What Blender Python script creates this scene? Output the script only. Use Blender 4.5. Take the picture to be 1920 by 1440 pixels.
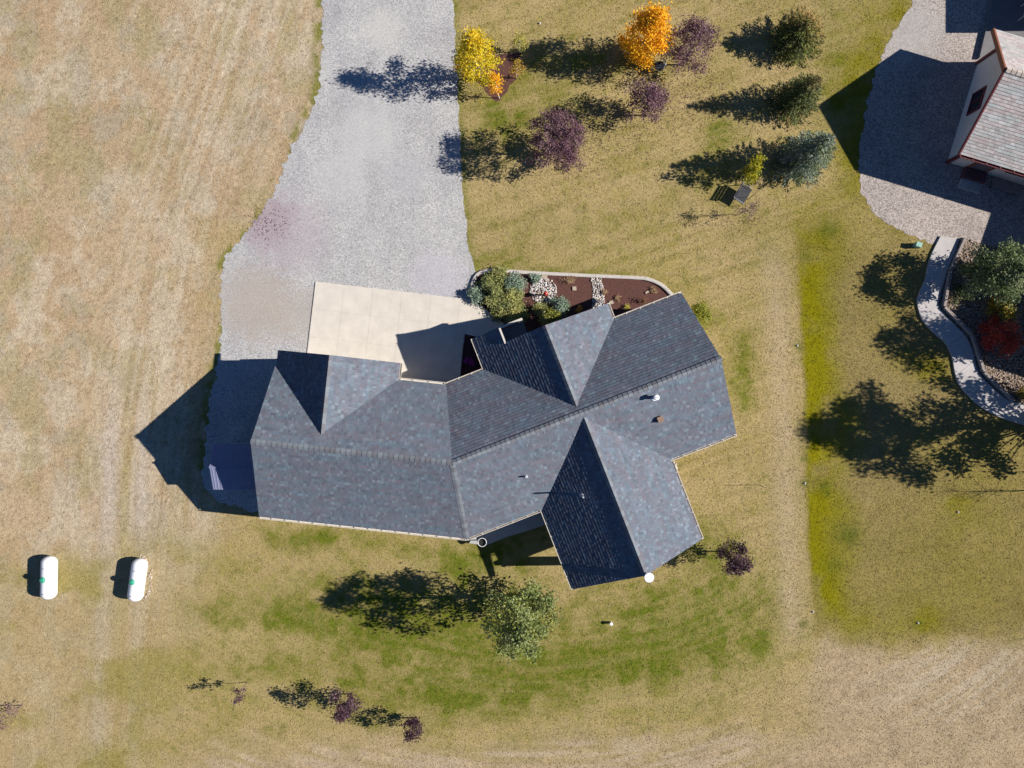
import bpy, bmesh, math, random
import numpy as np
from mathutils import Vector, Matrix, noise as mnoise

# ------------------------------------------------------------------ camera, sky, sun, exposure
for o in list(bpy.data.objects):
    bpy.data.objects.remove(o, do_unlink=True)
SC = bpy.context.scene
COL = SC.collection
CAM_H = 42.0
FPX = 1333.33                      # focal length in pixels of a 1920 wide frame
S = FPX / CAM_H                    # ground pixels per metre
SUN_EL = math.radians(31.5)
SUN_AZ = 0.013                     # angle from +X towards +Y

cam_d = bpy.data.cameras.new("camera")
cam_d.sensor_width = 36.0
cam_d.lens = FPX / 1920 * 36.0
cam_d.clip_start = 0.5
cam_d.clip_end = 3000.0
cam = bpy.data.objects.new("camera", cam_d)
cam.location = (0, 0, CAM_H)
COL.objects.link(cam)
SC.camera = cam

world = bpy.data.worlds.new("World")
SC.world = world
world.use_nodes = True
wn = world.node_tree
wn.nodes.clear()
sky = wn.nodes.new("ShaderNodeTexSky")
sky.sky_type = 'NISHITA'
sky.sun_disc = False
sky.sun_elevation = SUN_EL
sky.sun_rotation = math.radians(90) - SUN_AZ
sky.altitude = 1500
sky.air_density = 1.0
sky.dust_density = 0.0
sky.ozone_density = 10.0
bgn = wn.nodes.new("ShaderNodeBackground")
bgn.inputs['Strength'].default_value = 0.05
won = wn.nodes.new("ShaderNodeOutputWorld")
wn.links.new(sky.outputs[0], bgn.inputs[0])
wn.links.new(bgn.outputs[0], won.inputs[0])

sun_d = bpy.data.lights.new("sun", 'SUN')
sun_d.energy = 5.0
sun_d.angle = math.radians(0.5)
sun_d.color = (1.0, 0.945, 0.87)
sun = bpy.data.objects.new("sun", sun_d)
sdir = Vector((math.cos(SUN_EL) * math.cos(SUN_AZ), math.cos(SUN_EL) * math.sin(SUN_AZ), math.sin(SUN_EL)))
sun.rotation_euler = (-sdir).to_track_quat('-Z', 'Y').to_euler()
sun.location = (60, 0, 60)
COL.objects.link(sun)

SC.view_settings.view_transform = 'Standard'
SC.view_settings.look = 'None'
SC.view_settings.gamma = 1.0
SC.view_settings.exposure = 0.68
SC.view_settings.use_curve_mapping = False
SC.cycles.max_bounces = 5
SC.cycles.diffuse_bounces = 3
SC.cycles.transparent_max_bounces = 4

# ------------------------------------------------------------------ helpers
def W(px, py, z=0.0):
    """point of the place that the photograph shows at (px, py) when it is z metres above the lawn"""
    k = (1 - z / CAM_H) / S
    return Vector(((px - 960) * k, (720 - py) * k, z))

def PL(rx, ry, z=0.0):
    """plan point in ground pixels from the nadir (y down) to metres"""
    return Vector((rx / S, -ry / S, z))

def tag(o, label=None, cat=None, group=None, kind=None):
    if label: o['label'] = label
    if cat: o['category'] = cat
    if group: o['group'] = group
    if kind: o['kind'] = kind
    return o

def empty(name, loc, label=None, cat=None, group=None, rz=0.0):
    o = bpy.data.objects.new(name, None)
    o.empty_display_size = 0.2
    o.location = loc
    o.rotation_euler = (0, 0, rz)
    COL.objects.link(o)
    return tag(o, label, cat, group)

def abs_loc(o):
    v = Vector((0, 0, 0))
    while o is not None:
        v += o.location
        o = o.parent
    return v

class MB:
    """collects shapes and links them as ONE mesh object"""
    def __init__(self):
        self.v = []; self.f = []; self.c = []
    def poly(self, pts, col=None):
        b = len(self.v)
        self.v += [tuple(p) for p in pts]
        self.c += [col or (1, 1, 1)] * len(pts)
        self.f.append(tuple(range(b, b + len(pts))))
    def add(self, verts, faces, col=None):
        b = len(self.v)
        self.v += [tuple(p) for p in verts]
        self.c += [col or (1, 1, 1)] * len(verts)
        self.f += [tuple(i + b for i in f) for f in faces]
    def box(self, c, s, rz=0.0, col=None, M=None):
        x, y, z = s[0] / 2, s[1] / 2, s[2] / 2
        P = [Vector(p) for p in ((-x,-y,-z),(x,-y,-z),(x,y,-z),(-x,y,-z),(-x,-y,z),(x,-y,z),(x,y,z),(-x,y,z))]
        R = M if M is not None else Matrix.Rotation(rz, 3, 'Z')
        P = [R @ p + Vector(c) for p in P]
        self.add(P, [(0,3,2,1),(4,5,6,7),(0,1,5,4),(1,2,6,5),(2,3,7,6),(3,0,4,7)], col)
    def beam(self, a, b, w, h, col=None):
        a = Vector(a); b = Vector(b); d = b - a
        x = d.normalized(); up = Vector((0, 0, 1))
        if abs(x.z) > 0.98: up = Vector((0, 1, 0))
        y = up.cross(x).normalized(); z = x.cross(y)
        M = Matrix((x, y, z)).transposed()
        self.box((a + b) / 2, (d.length, w, h), col=col, M=M)
    def prism(self, pts, z0, z1, col=None):
        n = len(pts)
        lo = [(p[0], p[1], z0) for p in pts]; hi = [(p[0], p[1], z1) for p in pts]
        fs = [tuple(range(n - 1, -1, -1)), tuple(range(n, 2 * n))]
        fs += [(i, (i + 1) % n, n + (i + 1) % n, n + i) for i in range(n)]
        self.add(lo + hi, fs, col)
    def tube(self, pts, rs, n=6, col=None, cap=True):
        pts = [Vector(p) for p in pts]
        rings = []
        for i, p in enumerate(pts):
            d = (pts[min(i + 1, len(pts) - 1)] - pts[max(i - 1, 0)])
            d = d.normalized() if d.length > 1e-6 else Vector((0, 0, 1))
            u = d.cross(Vector((0.13, 0.97, 0.21)));
            if u.length < 1e-3: u = d.cross(Vector((1, 0, 0)))
            u.normalize(); w = d.cross(u)
            rings.append([p + (u * math.cos(2*math.pi*k/n) + w * math.sin(2*math.pi*k/n)) * rs[i] for k in range(n)])
        vs = [q for r in rings for q in r]; fs = []
        for i in range(len(pts) - 1):
            for k in range(n):
                a = i*n + k; b = i*n + (k+1) % n
                fs.append((a, b, b + n, a + n))
        if cap:
            fs.append(tuple(range(n - 1, -1, -1)))
            fs.append(tuple(range((len(pts)-1)*n, len(pts)*n)))
        self.add(vs, fs, col)
    def lathe(self, prof, c, n=20, col=None):
        c = Vector(c); vs = []; fs = []
        for (r, z) in prof:
            vs += [c + Vector((r*math.cos(2*math.pi*k/n), r*math.sin(2*math.pi*k/n), z)) for k in range(n)]
        for i in range(len(prof) - 1):
            for k in range(n):
                a = i*n + k; b = i*n + (k+1) % n
                fs.append((a, b, b + n, a + n))
        fs.append(tuple(range(n - 1, -1, -1))); fs.append(tuple(range((len(prof)-1)*n, len(prof)*n)))
        self.add(vs, fs, col)
    def build(self, name, mat, parent=None, smooth=False, local=False):
        me = bpy.data.meshes.new(name)
        off = Vector((0, 0, 0)) if (parent is None or local) else abs_loc(parent)
        me.from_pydata([(p[0]-off.x, p[1]-off.y, p[2]-off.z) for p in self.v], [], self.f)
        a = me.color_attributes.new("Col", 'FLOAT_COLOR', 'POINT')
        arr = np.ones((len(self.v), 4), np.float32); arr[:, :3] = np.array(self.c, np.float32)
        a.data.foreach_set("color", arr.ravel())
        me.materials.append(mat)
        if smooth:
            me.polygons.foreach_set("use_smooth", [True] * len(me.polygons))
        me.update()
        o = bpy.data.objects.new(name, me)
        COL.objects.link(o)
        if parent is not None: o.parent = parent
        return o

def np_mesh(name, V, F, C, mat, parent=None, smooth=False):
    """V (n,3), F (m,k) all the same size, C (n,3)"""
    me = bpy.data.meshes.new(name)
    V = np.asarray(V, np.float32); F = np.asarray(F, np.int32)
    if parent is not None:
        p = abs_loc(parent); V = V - np.array([p.x, p.y, p.z], np.float32)
    k = F.shape[1]; m = F.shape[0]
    me.vertices.add(len(V)); me.vertices.foreach_set("co", V.ravel())
    me.loops.add(m * k); me.loops.foreach_set("vertex_index", F.ravel())
    me.polygons.add(m)
    me.polygons.foreach_set("loop_start", np.arange(0, m * k, k, dtype=np.int32))
    if smooth: me.polygons.foreach_set("use_smooth", np.ones(m, bool))
    me.update(calc_edges=True)
    a = me.color_attributes.new("Col", 'FLOAT_COLOR', 'POINT')
    arr = np.ones((len(V), 4), np.float32); arr[:, :3] = C
    a.data.foreach_set("color", arr.ravel())
    me.materials.append(mat)
    o = bpy.data.objects.new(name, me)
    COL.objects.link(o)
    if parent is not None: o.parent = parent
    return o

# ---- numpy value noise
def _hash(ix, iy, seed):
    h = (ix.astype(np.int64) * 374761393 + iy.astype(np.int64) * 668265263 + seed * 974634777) & 0xffffffff
    h = ((h ^ (h >> 13)) * 1274126177) & 0xffffffff
    h = ((h ^ (h >> 16)) * 2246822519) & 0xffffffff
    return ((h ^ (h >> 15)) & 0xffffff) / float(0xffffff)

def vnoise(x, y, seed=0):
    ix = np.floor(x); iy = np.floor(y)
    fx = x - ix; fy = y - iy
    fx = fx*fx*fx*(fx*(fx*6-15)+10); fy = fy*fy*fy*(fy*(fy*6-15)+10)
    a = _hash(ix, iy, seed); b = _hash(ix+1, iy, seed); c = _hash(ix, iy+1, seed); d = _hash(ix+1, iy+1, seed)
    return (a*(1-fx)+b*fx)*(1-fy) + (c*(1-fx)+d*fx)*fy

def fbm(x, y, seed=0, oc=4, g=0.55):
    s = 0; t = 0; amp = 1.0
    for i in range(oc):
        s = s + amp * vnoise(x * 2**i + 17.3*i, y * 2**i - 9.1*i, seed + i*31); t += amp; amp *= g
    return s / t

def sstep(a, b, x):
    t = np.clip((x - a) / (b - a), 0, 1)
    return t*t*(3-2*t)

def inpoly(px, py, poly):
    r = np.zeros(px.shape, bool); n = len(poly)
    for i in range(n):
        x0, y0 = poly[i]; x1, y1 = poly[(i+1) % n]
        if y0 == y1: continue
        c = ((y0 > py) != (y1 > py)) & (px < (x1-x0)*(py-y0)/(y1-y0) + x0)
        r ^= c
    return r

def clip_half(poly, a, b, c):
    """keep a*x+b*y<=c"""
    out = []
    for i in range(len(poly)):
        p = poly[i]; q = poly[(i+1) % len(poly)]
        dp = a*p[0]+b*p[1]-c; dq = a*q[0]+b*q[1]-c
        if dp <= 0: out.append(p)
        if (dp < 0) != (dq < 0) and abs(dp-dq) > 1e-12:
            t = dp/(dp-dq); out.append((p[0]+(q[0]-p[0])*t, p[1]+(q[1]-p[1])*t))
    return out

def clip_convex(poly, conv):
    """conv counter-clockwise"""
    for i in range(len(conv)):
        x0, y0 = conv[i]; x1, y1 = conv[(i+1) % len(conv)]
        a = (y1-y0); b = -(x1-x0); c = a*x0+b*y0
        poly = clip_half(poly, a, b, c)
        if len(poly) < 3: return []
    return poly

def area2(p):
    return 0.5*sum(p[i][0]*p[(i+1) % len(p)][1]-p[(i+1) % len(p)][0]*p[i][1] for i in range(len(p)))

def smooth_line(pts, n=8, closed=False):
    """Catmull-Rom through px points"""
    out = []; m = len(pts)
    rng = range(m) if closed else range(m-1)
    for i in rng:
        p0 = pts[(i-1) % m] if (closed or i > 0) else pts[i]
        p1 = pts[i]; p2 = pts[(i+1) % m]
        p3 = pts[(i+2) % m] if (closed or i+2 < m) else p2
        for k in range(n):
            t = k/n
            q = []
            for a in (0, 1):
                q.append(0.5*((2*p1[a])+(-p0[a]+p2[a])*t+(2*p0[a]-5*p1[a]+4*p2[a]-p3[a])*t*t+(-p0[a]+3*p1[a]-3*p2[a]+p3[a])*t**3))
            out.append(tuple(q))
    if not closed: out.append(tuple(pts[-1]))
    return out

def ragged(line, amp, seed, step=2.0):
    """resample a px polyline and jitter it sideways for a natural edge"""
    out = []
    for i in range(len(line)-1):
        (x0, y0), (x1, y1) = line[i], line[i+1]
        L = math.hypot(x1-x0, y1-y0); n = max(1, int(L/step))
        nx, ny = (-(y1-y0)/max(L, 1e-6), (x1-x0)/max(L, 1e-6))
        for k in range(n):
            t = k/n; x = x0+(x1-x0)*t; y = y0+(y1-y0)*t
            j = mnoise.fractal(Vector((x/14.0, y/14.0, seed*1.7)), 1.0, 2.0, 4)*amp*2.0+mnoise.noise(Vector((x/3.0, y/3.0, seed+0.5)))*amp*0.7
            out.append((x+nx*j, y+ny*j))
    out.append(line[-1])
    return out

# ---- materials
def new_mat(name):
    m = bpy.data.materials.new(name); m.use_nodes = True
    nt = m.node_tree
    b = next(n for n in nt.nodes if n.type == 'BSDF_PRINCIPLED')
    return m, nt, b

def N(nt, t, **kw):
    n = nt.nodes.new(t)
    for k, v in kw.items(): setattr(n, k, v)
    return n

def noise_node(nt, scale, detail=4, rough=0.6, coord='Object'):
    tc = N(nt, "ShaderNodeTexCoord")
    nn = N(nt, "ShaderNodeTexNoise"); nn.inputs['Scale'].default_value = scale
    nn.inputs['Detail'].default_value = detail; nn.inputs['Roughness'].default_value = rough
    nt.links.new(tc.outputs[coord], nn.inputs['Vector'])
    return nn

def ramp(nt, fac, stops):
    r = N(nt, "ShaderNodeValToRGB")
    while len(r.color_ramp.elements) < len(stops): r.color_ramp.elements.new(0.5)
    for e, (p, c) in zip(r.color_ramp.elements, stops):
        e.position = p; e.color = (c[0], c[1], c[2], 1)
    nt.links.new(fac, r.inputs[0])
    return r

def mul(nt, a, b, fac=1.0):
    m = N(nt, "ShaderNodeMix", data_type='RGBA', blend_type='MULTIPLY')
    m.inputs[0].default_value = fac
    nt.links.new(a, m.inputs[6]); nt.links.new(b, m.inputs[7])
    return m.outputs[2]

def flat_mat(name, col, rough=0.7, var=0.18, scale=6.0, bump=0.0, metal=0.0, spec=0.3, bscale=None):
    """a plain surface with cloudy and fine tonal variation"""
    m, nt, b = new_mat(name)
    n1 = noise_node(nt, scale, 6, 0.65)
    r = ramp(nt, n1.outputs['Fac'], [(0.3, [c*(1-var) for c in col]), (0.7, [min(1, c*(1+var)) for c in col])])
    nt.links.new(r.outputs[0], b.inputs['Base Color'])
    b.inputs['Roughness'].default_value = rough; b.inputs['Metallic'].default_value = metal
    b.inputs['Specular IOR Level'].default_value = spec
    if bump > 0:
        n2 = noise_node(nt, bscale or scale*8, 4, 0.6)
        bm = N(nt, "ShaderNodeBump"); bm.inputs['Strength'].default_value = bump; bm.inputs['Distance'].default_value = 0.02
        nt.links.new(n2.outputs['Fac'], bm.inputs['Height']); nt.links.new(bm.outputs[0], b.inputs['Normal'])
    return m

def attr_mat(name, rough=0.85, var=0.25, scale=10.0, bump=0.0, bscale=40.0, spec=0.2, transl=0.0, bdist=0.02):
    """colour of the piece itself (attribute) with procedural variation"""
    m, nt, b = new_mat(name)
    at = N(nt, "ShaderNodeAttribute"); at.attribute_name = "Col"
    n1 = noise_node(nt, scale, 5, 0.65)
    r = ramp(nt, n1.outputs['Fac'], [(0.3, [1-var]*3), (0.7, [1+var]*3)])
    c = mul(nt, at.outputs['Color'], r.outputs[0])
    nt.links.new(c, b.inputs['Base Color'])
    b.inputs['Roughness'].default_value = rough; b.inputs['Specular IOR Level'].default_value = spec
    if bump > 0:
        n2 = noise_node(nt, bscale, 5, 0.65)
        bm = N(nt, "ShaderNodeBump"); bm.inputs['Strength'].default_value = bump; bm.inputs['Distance'].default_value = bdist
        nt.links.new(n2.outputs['Fac'], bm.inputs['Height']); nt.links.new(bm.outputs[0], b.inputs['Normal'])
    if transl > 0:
        out = next(n for n in nt.nodes if n.type == 'OUTPUT_MATERIAL')
        tr = N(nt, "ShaderNodeBsdfTranslucent"); nt.links.new(c, tr.inputs['Color'])
        mx = N(nt, "ShaderNodeMixShader"); mx.inputs[0].default_value = transl
        nt.links.new(b.outputs[0], mx.inputs[1]); nt.links.new(tr.outputs[0], mx.inputs[2])
        nt.links.new(mx.outputs[0], out.inputs['Surface'])
    return m

def gravel_mat(name, base, blobs=(), streak=True, stone=26.0, contrast=0.32):
    m, nt, b = new_mat(name)
    tc = N(nt, "ShaderNodeTexCoord")
    vo = N(nt, "ShaderNodeTexVoronoi"); vo.inputs['Scale'].default_value = stone
    nt.links.new(tc.outputs['Object'], vo.inputs['Vector'])
    sep = N(nt, "ShaderNodeSeparateColor"); nt.links.new(vo.outputs['Color'], sep.inputs[0])
    r1 = ramp(nt, sep.outputs[0], [(0.0, [b_*(1-contrast*1.3) for b_ in base]), (0.5, base), (1.0, [min(0.95, b_*(1+contrast)) for b_ in base])])
    big = noise_node(nt, 0.35, 6, 0.6)
    r2 = ramp(nt, big.outputs['Fac'], [(0.33, (0.86, 0.85, 0.86)), (0.5, (0.98, 0.98, 0.98)), (0.68, (1.1, 1.09, 1.07))])
    c = mul(nt, r1.outputs[0], r2.outputs[0])
    fine = noise_node(nt, 7.0, 6, 0.75)
    r3 = ramp(nt, fine.outputs['Fac'], [(0.3, (0.84, 0.83, 0.84)), (0.7, (1.14, 1.14, 1.14))])
    c = mul(nt, c, r3.outputs[0])
    if streak:                                           # wheel tracks along the drive
        mp = N(nt, "ShaderNodeMapping"); mp.inputs['Scale'].default_value = (0.7, 0.13, 1.0); mp.inputs['Rotation'].default_value = (0, 0, 0.12)
        nt.links.new(tc.outputs['Object'], mp.inputs['Vector'])
        ns = N(nt, "ShaderNodeTexNoise"); ns.inputs['Scale'].default_value = 1.3; ns.inputs['Detail'].default_value = 4
        nt.links.new(mp.outputs[0], ns.inputs['Vector'])
        r4 = ramp(nt, ns.outputs['Fac'], [(0.35, (0.95, 0.95, 0.965)), (0.62, (1.05, 1.05, 1.04))])
        c = mul(nt, c, r4.outputs[0])
    for (wx, wy, rad, col, amt) in blobs:
        sub = N(nt, "ShaderNodeVectorMath", operation='DISTANCE'); sub.inputs[1].default_value = (wx, wy, 0)
        nt.links.new(tc.outputs['Object'], sub.inputs[0])
        nz = noise_node(nt, 1.6, 6, 0.75)
        ad = N(nt, "ShaderNodeMath", operation='MULTIPLY_ADD'); ad.inputs[1].default_value = rad*1.2; ad.inputs[2].default_value = -rad*0.6
        nt.links.new(nz.outputs['Fac'], ad.inputs[0])
        sm = N(nt, "ShaderNodeMath", operation='ADD'); nt.links.new(sub.outputs['Value'], sm.inputs[0]); nt.links.new(ad.outputs[0], sm.inputs[1])
        mr = N(nt, "ShaderNodeMapRange", interpolation_type='SMOOTHSTEP')
        mr.inputs['From Min'].default_value = rad*0.3; mr.inputs['From Max'].default_value = rad
        mr.inputs['To Min'].default_value = amt; mr.inputs['To Max'].default_value = 0
        nt.links.new(sm.outputs[0], mr.inputs['Value'])
        mx = N(nt, "ShaderNodeMix", data_type='RGBA'); mx.inputs[7].default_value = (*col, 1)
        nt.links.new(mr.outputs[0], mx.inputs[0]); nt.links.new(c, mx.inputs[6]); c = mx.outputs[2]
    nt.links.new(c, b.inputs['Base Color'])
    b.inputs['Roughness'].default_value = 0.95; b.inputs['Specular IOR Level'].default_value = 0.1
    bm = N(nt, "ShaderNodeBump"); bm.inputs['Strength'].default_value = 0.55; bm.inputs['Distance'].default_value = 0.02
    nt.links.new(vo.outputs['Distance'], bm.inputs['Height']); bm.invert = True
    nt.links.new(bm.outputs[0], b.inputs['Normal'])
    return m

M_ground = attr_mat("soil_and_thatch", 0.95, 0.20, 6.0, 0.4, 16.0, 0.05, bdist=0.05)
M_grass = attr_mat("grass_blade", 0.8, 0.12, 4.0, 0, 40, 0.1, 0.25)
M_leaf = attr_mat("foliage", 0.6, 0.15, 5.0, 0, 40, 0.25, 0.3)
M_wood = attr_mat("bark", 0.9, 0.25, 9.0, 0.4, 30, 0.1)
M_shingle = attr_mat("asphalt_shingle", 0.88, 0.22, 22.0, 0.35, 160.0, 0.25, bdist=0.004)
M_stone = attr_mat("stone", 0.85, 0.2, 14.0, 0.3, 40, 0.2)
M_white = flat_mat("white_trim", (0.74, 0.72, 0.68), 0.5, 0.06, 8)
M_cream = flat_mat("cream_trim", (0.62, 0.57, 0.50), 0.55, 0.08, 8)
M_siding = flat_mat("house_siding", (0.42, 0.38, 0.32), 0.75, 0.08, 3)
M_deck = flat_mat("roof_edge", (0.10, 0.09, 0.09), 0.8, 0.15, 5)
M_concrete = flat_mat("apron_concrete", (0.60, 0.55, 0.48), 0.85, 0.10, 1.1, 0.12, bscale=60)
M_joint = flat_mat("joint_sand", (0.44, 0.39, 0.33), 0.9, 0.1, 4)
M_patio = flat_mat("patio_concrete", (0.42, 0.42, 0.40), 0.85, 0.1, 2, 0.1)
M_path = flat_mat("path_concrete", (0.46, 0.43, 0.42), 0.85, 0.12, 2.2, 0.15, bscale=50)
M_mulch = flat_mat("bark_mulch", (0.105, 0.047, 0.038), 0.95, 0.45, 14, 0.9, bscale=55)
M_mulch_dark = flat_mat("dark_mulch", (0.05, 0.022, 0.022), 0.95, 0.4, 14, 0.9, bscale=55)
M_curb = flat_mat("curb_concrete", (0.50, 0.46, 0.42), 0.85, 0.14, 6, 0.3)
M_metal = flat_mat("galvanised_metal", (0.62, 0.63, 0.64), 0.35, 0.08, 8, metal=0.6)
M_brown = flat_mat("brown_painted_metal", (0.26, 0.17, 0.12), 0.6, 0.1, 8)
M_black = flat_mat("black_plastic", (0.02, 0.02, 0.022), 0.5, 0.2, 8)
M_grey = flat_mat("grey_painted_steel", (0.04, 0.046, 0.062), 0.7, 0.15, 8, spec=0.2)
M_lightgrey = flat_mat("light_grey_steel", (0.42, 0.45, 0.5), 0.35, 0.1, 8, spec=0.5)
M_shedroof = flat_mat("shed_sheet_metal", (0.20, 0.215, 0.33), 0.45, 0.06, 3, spec=0.4)
M_shedwall = flat_mat("shed_wall", (0.30, 0.30, 0.33), 0.7, 0.1, 4)
M_tank = flat_mat("tank_white_paint", (0.80, 0.80, 0.80), 0.35, 0.03, 4, spec=0.5)
M_green = flat_mat("green_plastic_dome", (0.03, 0.27, 0.17), 0.5, 0.08, 6)
M_red = flat_mat("red_glazed_globe", (0.50, 0.03, 0.02), 0.25, 0.1, 6, spec=0.6)
M_beige = flat_mat("beige_stucco", (0.76, 0.68, 0.61), 0.85, 0.05, 4, 0.1, bscale=90)
M_maroon = flat_mat("maroon_trim", (0.17, 0.035, 0.04), 0.6, 0.12, 8)
M_rust = flat_mat("rust_brown_trim", (0.27, 0.10, 0.055), 0.65, 0.12, 8)
M_glass = flat_mat("window_glass", (0.015, 0.017, 0.025), 0.08, 0.1, 3, spec=0.6)
M_timber = flat_mat("weathered_timber", (0.30, 0.255, 0.235), 0.9, 0.25, 7, 0.4)
M_darkwood = flat_mat("dark_weathered_wood", (0.10, 0.09, 0.09), 0.9, 0.25, 7, 0.4)
M_canopy = flat_mat("flat_canopy_membrane", (0.13, 0.14, 0.15), 0.8, 0.12, 4)

# ------------------------------------------------------------------ outlines of the grounds (photograph pixels at ground level)
ROAD_L = [(640,-2600),(612,-300),(608,-60),(605,0),(603,80),(598,170),(580,215),(545,280),(520,345),(495,390),(465,430),(440,465),(416,500),(417,600),(412,660),(400,720),(388,790),(383,870),(386,915),(420,943),(500,962)]
ROAD_R = [(880,-2600),(850,-300),(848,-60),(850,0),(856,120),(862,250),(870,380),(880,470),(891,508),(884,545),(884,600)]
road_poly = ragged(smooth_line(ROAD_L, 5), 4.0, 3) + [(560,960),(640,800),(700,700),(884,640)] + list(reversed(ragged(smooth_line(ROAD_R, 5), 1.6, 9)))
YARD_L = [(1735,-60),(1712,0),(1672,68),(1640,140),(1622,210),(1612,280),(1612,335),(1628,385),(1668,422),(1722,446),(1750,456)]
yard_poly = ragged(smooth_line(YARD_L, 5), 2.5, 13) + [(1790,462),(1860,470),(2300,520),(2300,-60)]
BED = smooth_line([(884,566),(884,545),(889,524),(900,512),(925,508),(1000,512),(1100,517),(1190,521),(1215,524),(1240,535),(1262,556)], 6)
bed_poly = BED + [(1265,600),(1140,660),(985,680),(925,655),(934,602),(915,584),(897,572)]
mulch_n = [(888,140),(922,105),(965,98),(976,100),(968,128),(973,144),(955,165),(937,189),(925,188),(905,166)]
mulch_n = ragged(mulch_n + [mulch_n[0]], 2.0, 21)[:-1]
PATH_L = [(1762,443),(1746,475),(1738,500),(1733,525),(1720,555),(1719,573),(1728,600),(1750,625),(1770,642),(1783,668),(1789,700),(1800,726),(1830,757),(1860,776),(1886,787),(1930,800)]
PATH_R = [(1796,448),(1789,472),(1775,505),(1769,525),(1759,560),(1760,578),(1785,606),(1808,630),(1819,652),(1829,690),(1838,706),(1868,735),(1893,752),(1940,760)]
path_poly = smooth_line(PATH_L, 5) + list(reversed(smooth_line(PATH_R, 5)))
pebble_poly = list(smooth_line(PATH_R, 5)) + [(2050,760),(2050,470),(1860,462),(1805,446)]
apron_poly = [(592,528),(575,668),(740,740),(860,738),(870,626),(932,640),(945,606),(935,600),(920,588),(905,575),(884,562)]
plant_bed = [(872,626),(898,629),(915,640),(912,720),(850,735),(862,715)]
house_poly = [(480,690),(520,660),(750,685),(750,712),(842,720),(912,690),(890,640),(1140,580),(1150,600),(1270,555),(1375,808),(1258,862),(1310,1010),(1078,1100),(1020,962),(880,1010),(484,965)]

# ------------------------------------------------------------------ colour of the ground, point by point
def blob(px, py, cx, cy, rx, ry, rot=0.0):
    c, s = math.cos(rot), math.sin(rot)
    dx = px-cx; dy = py-cy
    u = (dx*c+dy*s)/rx; v = (-dx*s+dy*c)/ry
    return np.exp(-(u*u+v*v))

TAN = np.array((0.368, 0.282, 0.132)); FIELD = np.array((0.425, 0.325, 0.205)); PALE = np.array((0.48, 0.405, 0.30))
OLIVE = np.array((0.250, 0.208, 0.052)); GREEN = np.array((0.116, 0.138, 0.014)); LIME = np.array((0.196, 0.174, 0.004))
REDD = np.array((0.385, 0.27, 0.16)); DRY = np.array((0.385, 0.295, 0.185)); GREYF = np.array((0.365, 0.32, 0.235))

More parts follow.
